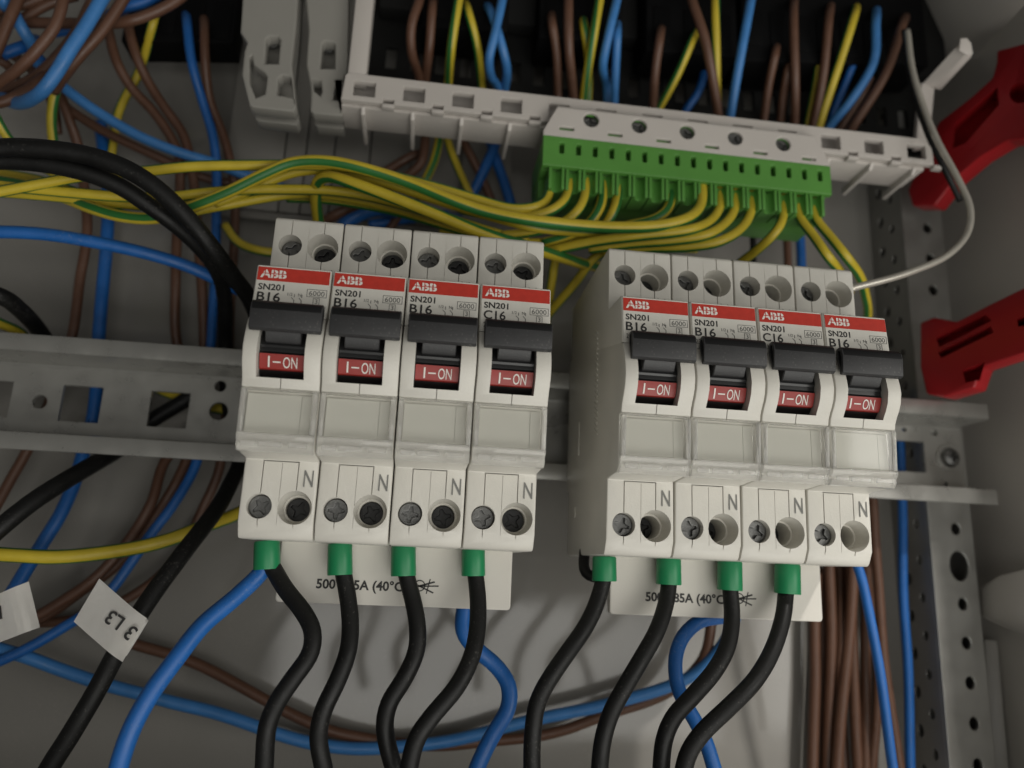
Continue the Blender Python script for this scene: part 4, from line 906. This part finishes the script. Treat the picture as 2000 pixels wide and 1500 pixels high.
clamp('cable_clamp', 'left one of two grey plastic clamps with a screw slot, hanging at top', c1p, c1h, 20)
c2p = [(850, -300), (905, 330), (880, 700), (930, 960), (925, 1200), (960, 1230), (1270, 1260), (1290, 820), (1330, 800), (1340, -300)]
c2h = [[(1055, 470), (1085, 445), (1180, 460), (1195, 500), (1190, 745), (1030, 740)], [(950, 860), (1040, 870), (1050, 1000), (1030, 1040), (960, 980)], [(1200, 880), (1260, 880), (1250, 1090), (1165, 1080)]]
clamp('cable_clamp', 'right one of two grey plastic clamps, next to the white bar end', c2p, c2h, 17)
# grey slatted cover behind the clamps
sp = thing('slatted_cover', 'grey panel of upright strips behind the clamps and earth wires', 'panel')
xsb = [at(u, 330, -30)[0] for u in (436, 552, 594, 650, 720, 800, 900, 1000)]
zt, zb_ = 190, at(600, 418, -30)[1]
for a, b in zip(xsb, xsb[1:]):
    obj('strip', box('strip', a+.25, b-.25, zb_, zt, -33, -30, 'panel', .35), sp)
obj('foot_rail', box('fr', xsb[0], xsb[-1], zb_-3.4, zb_-.4, -33, -30.6, 'panel', .4), sp)

# ================================================================== BLACK BLOCKS AND DARK BRACKET AT TOP
dk = thing('slotted_bracket', 'dark grey slotted bracket behind the wires above the bar', 'bracket')
x0 = at(722, 100, -14)[0]; x1 = at(1800, 200, -14)[0]
hz = at(1100, 150, -14)[1]
sl = []
x = x0+6
while x < x1-8: sl.append(rect(x, hz-5, x+4, hz+4, .5)); x += 9.3
obj('bracket_plate', plate('dk', rect(x0, at(900, 200, -14)[1], x1, 240), sl, -16, -14, 'dark', .2), dk)
def blockp(label, u0, u1, vb0, vb1, d=6, dep=16, top=240):
    a = at(u0, vb0, d); b = at(u1, vb1, d)
    t = thing('black_terminal', label, 'terminal block', group='black terminal blocks')
    bm = bmesh.new()
    bm_poly(bm, [W(a[0], a[1], d), W(b[0], b[1], d), W(b[0], top, d), W(a[0], top, d)], (0, dep, 0), .8, 2)
    obj('body', bm_mesh(bm, 'bt', 'blackplastic', 30), t)
    n = max(2, int((b[0]-a[0])/9)); 
    for k in range(n):
        x = a[0]+(b[0]-a[0])*(k+.5)/n
        obj('lip', box('lip', x-3.2, x+3.2, (a[1]+b[1])/2+3, (a[1]+b[1])/2+18, d-.5, d+.5, 'blackplastic', .3), t)
blockp('black terminal block at top left above the tangle', 235, 455, 80, 84, -8, 12)
blockp('first black terminal block above the bar, beside the white post', 824, 992, 52, 62)
blockp('second black terminal block above the bar', 1052, 1216, 72, 82)
blockp('third black terminal block above the bar, over the green block', 1262, 1442, 98, 112)
blockp('fourth and widest black terminal block above the bar at right', 1452, 1815, 118, 128, 6, 18)
tp = thing('dark_housing', 'dark housing filling the top edge behind the black blocks', 'housing')
xq0, zq = at(740, 12, -6); xq1 = at(1840, 30, -6)[0]
obj('housing_body', box('dh', xq0, xq1, zq, 245, -13, -6, 'dark', .6), tp)

# ================================================================== RED BRACKETS ON THE RIGHT
def redb(label, out, holes_, ribs):
    t = thing('red_bracket', label, 'bracket', group='red brackets')
    bm = bmesh.new(); bm_poly(bm, [P(*p) for p in out], (7.0, 3.0, 0), .9, 3, 20)
    me = raw(bm); cuts = []
    for h in holes_:
        b = bmesh.new(); vs = [P(*p) for p in h]; bm_poly(b, [v+Vector((-1, -6, 0)) for v in vs], (6.5, 9.5, 0)); cuts.append(raw(b))
    obj('arm', fin(boolean(me, cuts), 'redplastic', 30), t)
    for r_ in ribs:
        bm = bmesh.new(); bm_poly(bm, [P(*p) for p in r_], (3, -1.5, 0), .4, 2, 20); obj('rib', bm_mesh(bm, 'rib', 'redplastic', 30), t)
def lerp_d(pts, u0, d0, u1, d1): return [(u, v, d0+(d1-d0)*(u-u0)/(u1-u0)) for u, v in pts]
D = lambda pts: lerp_d(pts, 1770, -8, 2000, 34)
redb('upper red plastic bracket slanting to the top right with a round hole',
     D([(2060, 60), (2000, 84), (1946, 98), (1945, 123), (1937, 152), (1895, 190), (1833, 238), (1800, 300), (1772, 372), (1781, 402), (1824, 402), (1867, 347), (1915, 306), (1968, 274), (2060, 270)]),
     [D([(1974+21*math.cos(a*.3927), 193+20*math.sin(a*.3927)) for a in range(16)]), D([(1850, 250), (1930, 180), (1934, 215), (1870, 290), (1845, 300)])], [])
redb('lower red plastic bracket with ribbed slot pointing left at the column',
     D([(2060, 530), (2000, 561), (1930, 595), (1867, 628), (1822, 619), (1796, 630), (1796, 717), (1808, 769), (1843, 776), (1902, 758), (1916, 718), (2000, 690), (2060, 672)]),
     [D([(1812, 664), (1905, 622), (1918, 634), (1818, 682)]), D([(1815, 692), (1915, 645), (1922, 656), (1822, 704)]), D([(1862, 728), (1905, 712), (1896, 745), (1868, 752)]), D([(1965, 632), (1990, 622), (1990, 642), (1968, 646)])], [])

# cabinet furniture on the side wall
sp2 = thing('corner_moulding', 'pale grey plastic moulding with rounded top at lower right edge', 'moulding')
bm = bmesh.new(); bm_poly(bm, [P(*p) for p in [(1912, 1150, -20), (1950, 1124, -10), (2000, 1112, 2), (2060, 1108, 12), (2060, 1262, 12), (2000, 1240, 2), (1914, 1204, -20)]], (5, 6, 0), .8, 3, 15)
obj('moulding_head', bm_mesh(bm, 'mh', 'wall', 30), sp2)
bm = bmesh.new(); bm_poly(bm, [P(*p) for p in [(1922, 1248, -24), (1948, 1252, -22), (1975, 1560, -22), (1940, 1560, -24)]], (2, 4, 0), .4, 2, 15)
obj('moulding_stem', bm_mesh(bm, 'ms', 'panel', 30), sp2)
fr = thing('cabinet_frame', 'grey cabinet frame ledge at the top right corner', 'cabinet frame')
bm = bmesh.new(); bm_poly(bm, [P(*p) for p in [(1800, -60, 0), (1822, 120, -20), (1872, 150, -24), (2004, 8, 40), (2060, -60, 60)]], (3, 6, 6), .6, 2, 15)
obj('ledge', bm_mesh(bm, 'lg', 'wall', 30), fr)
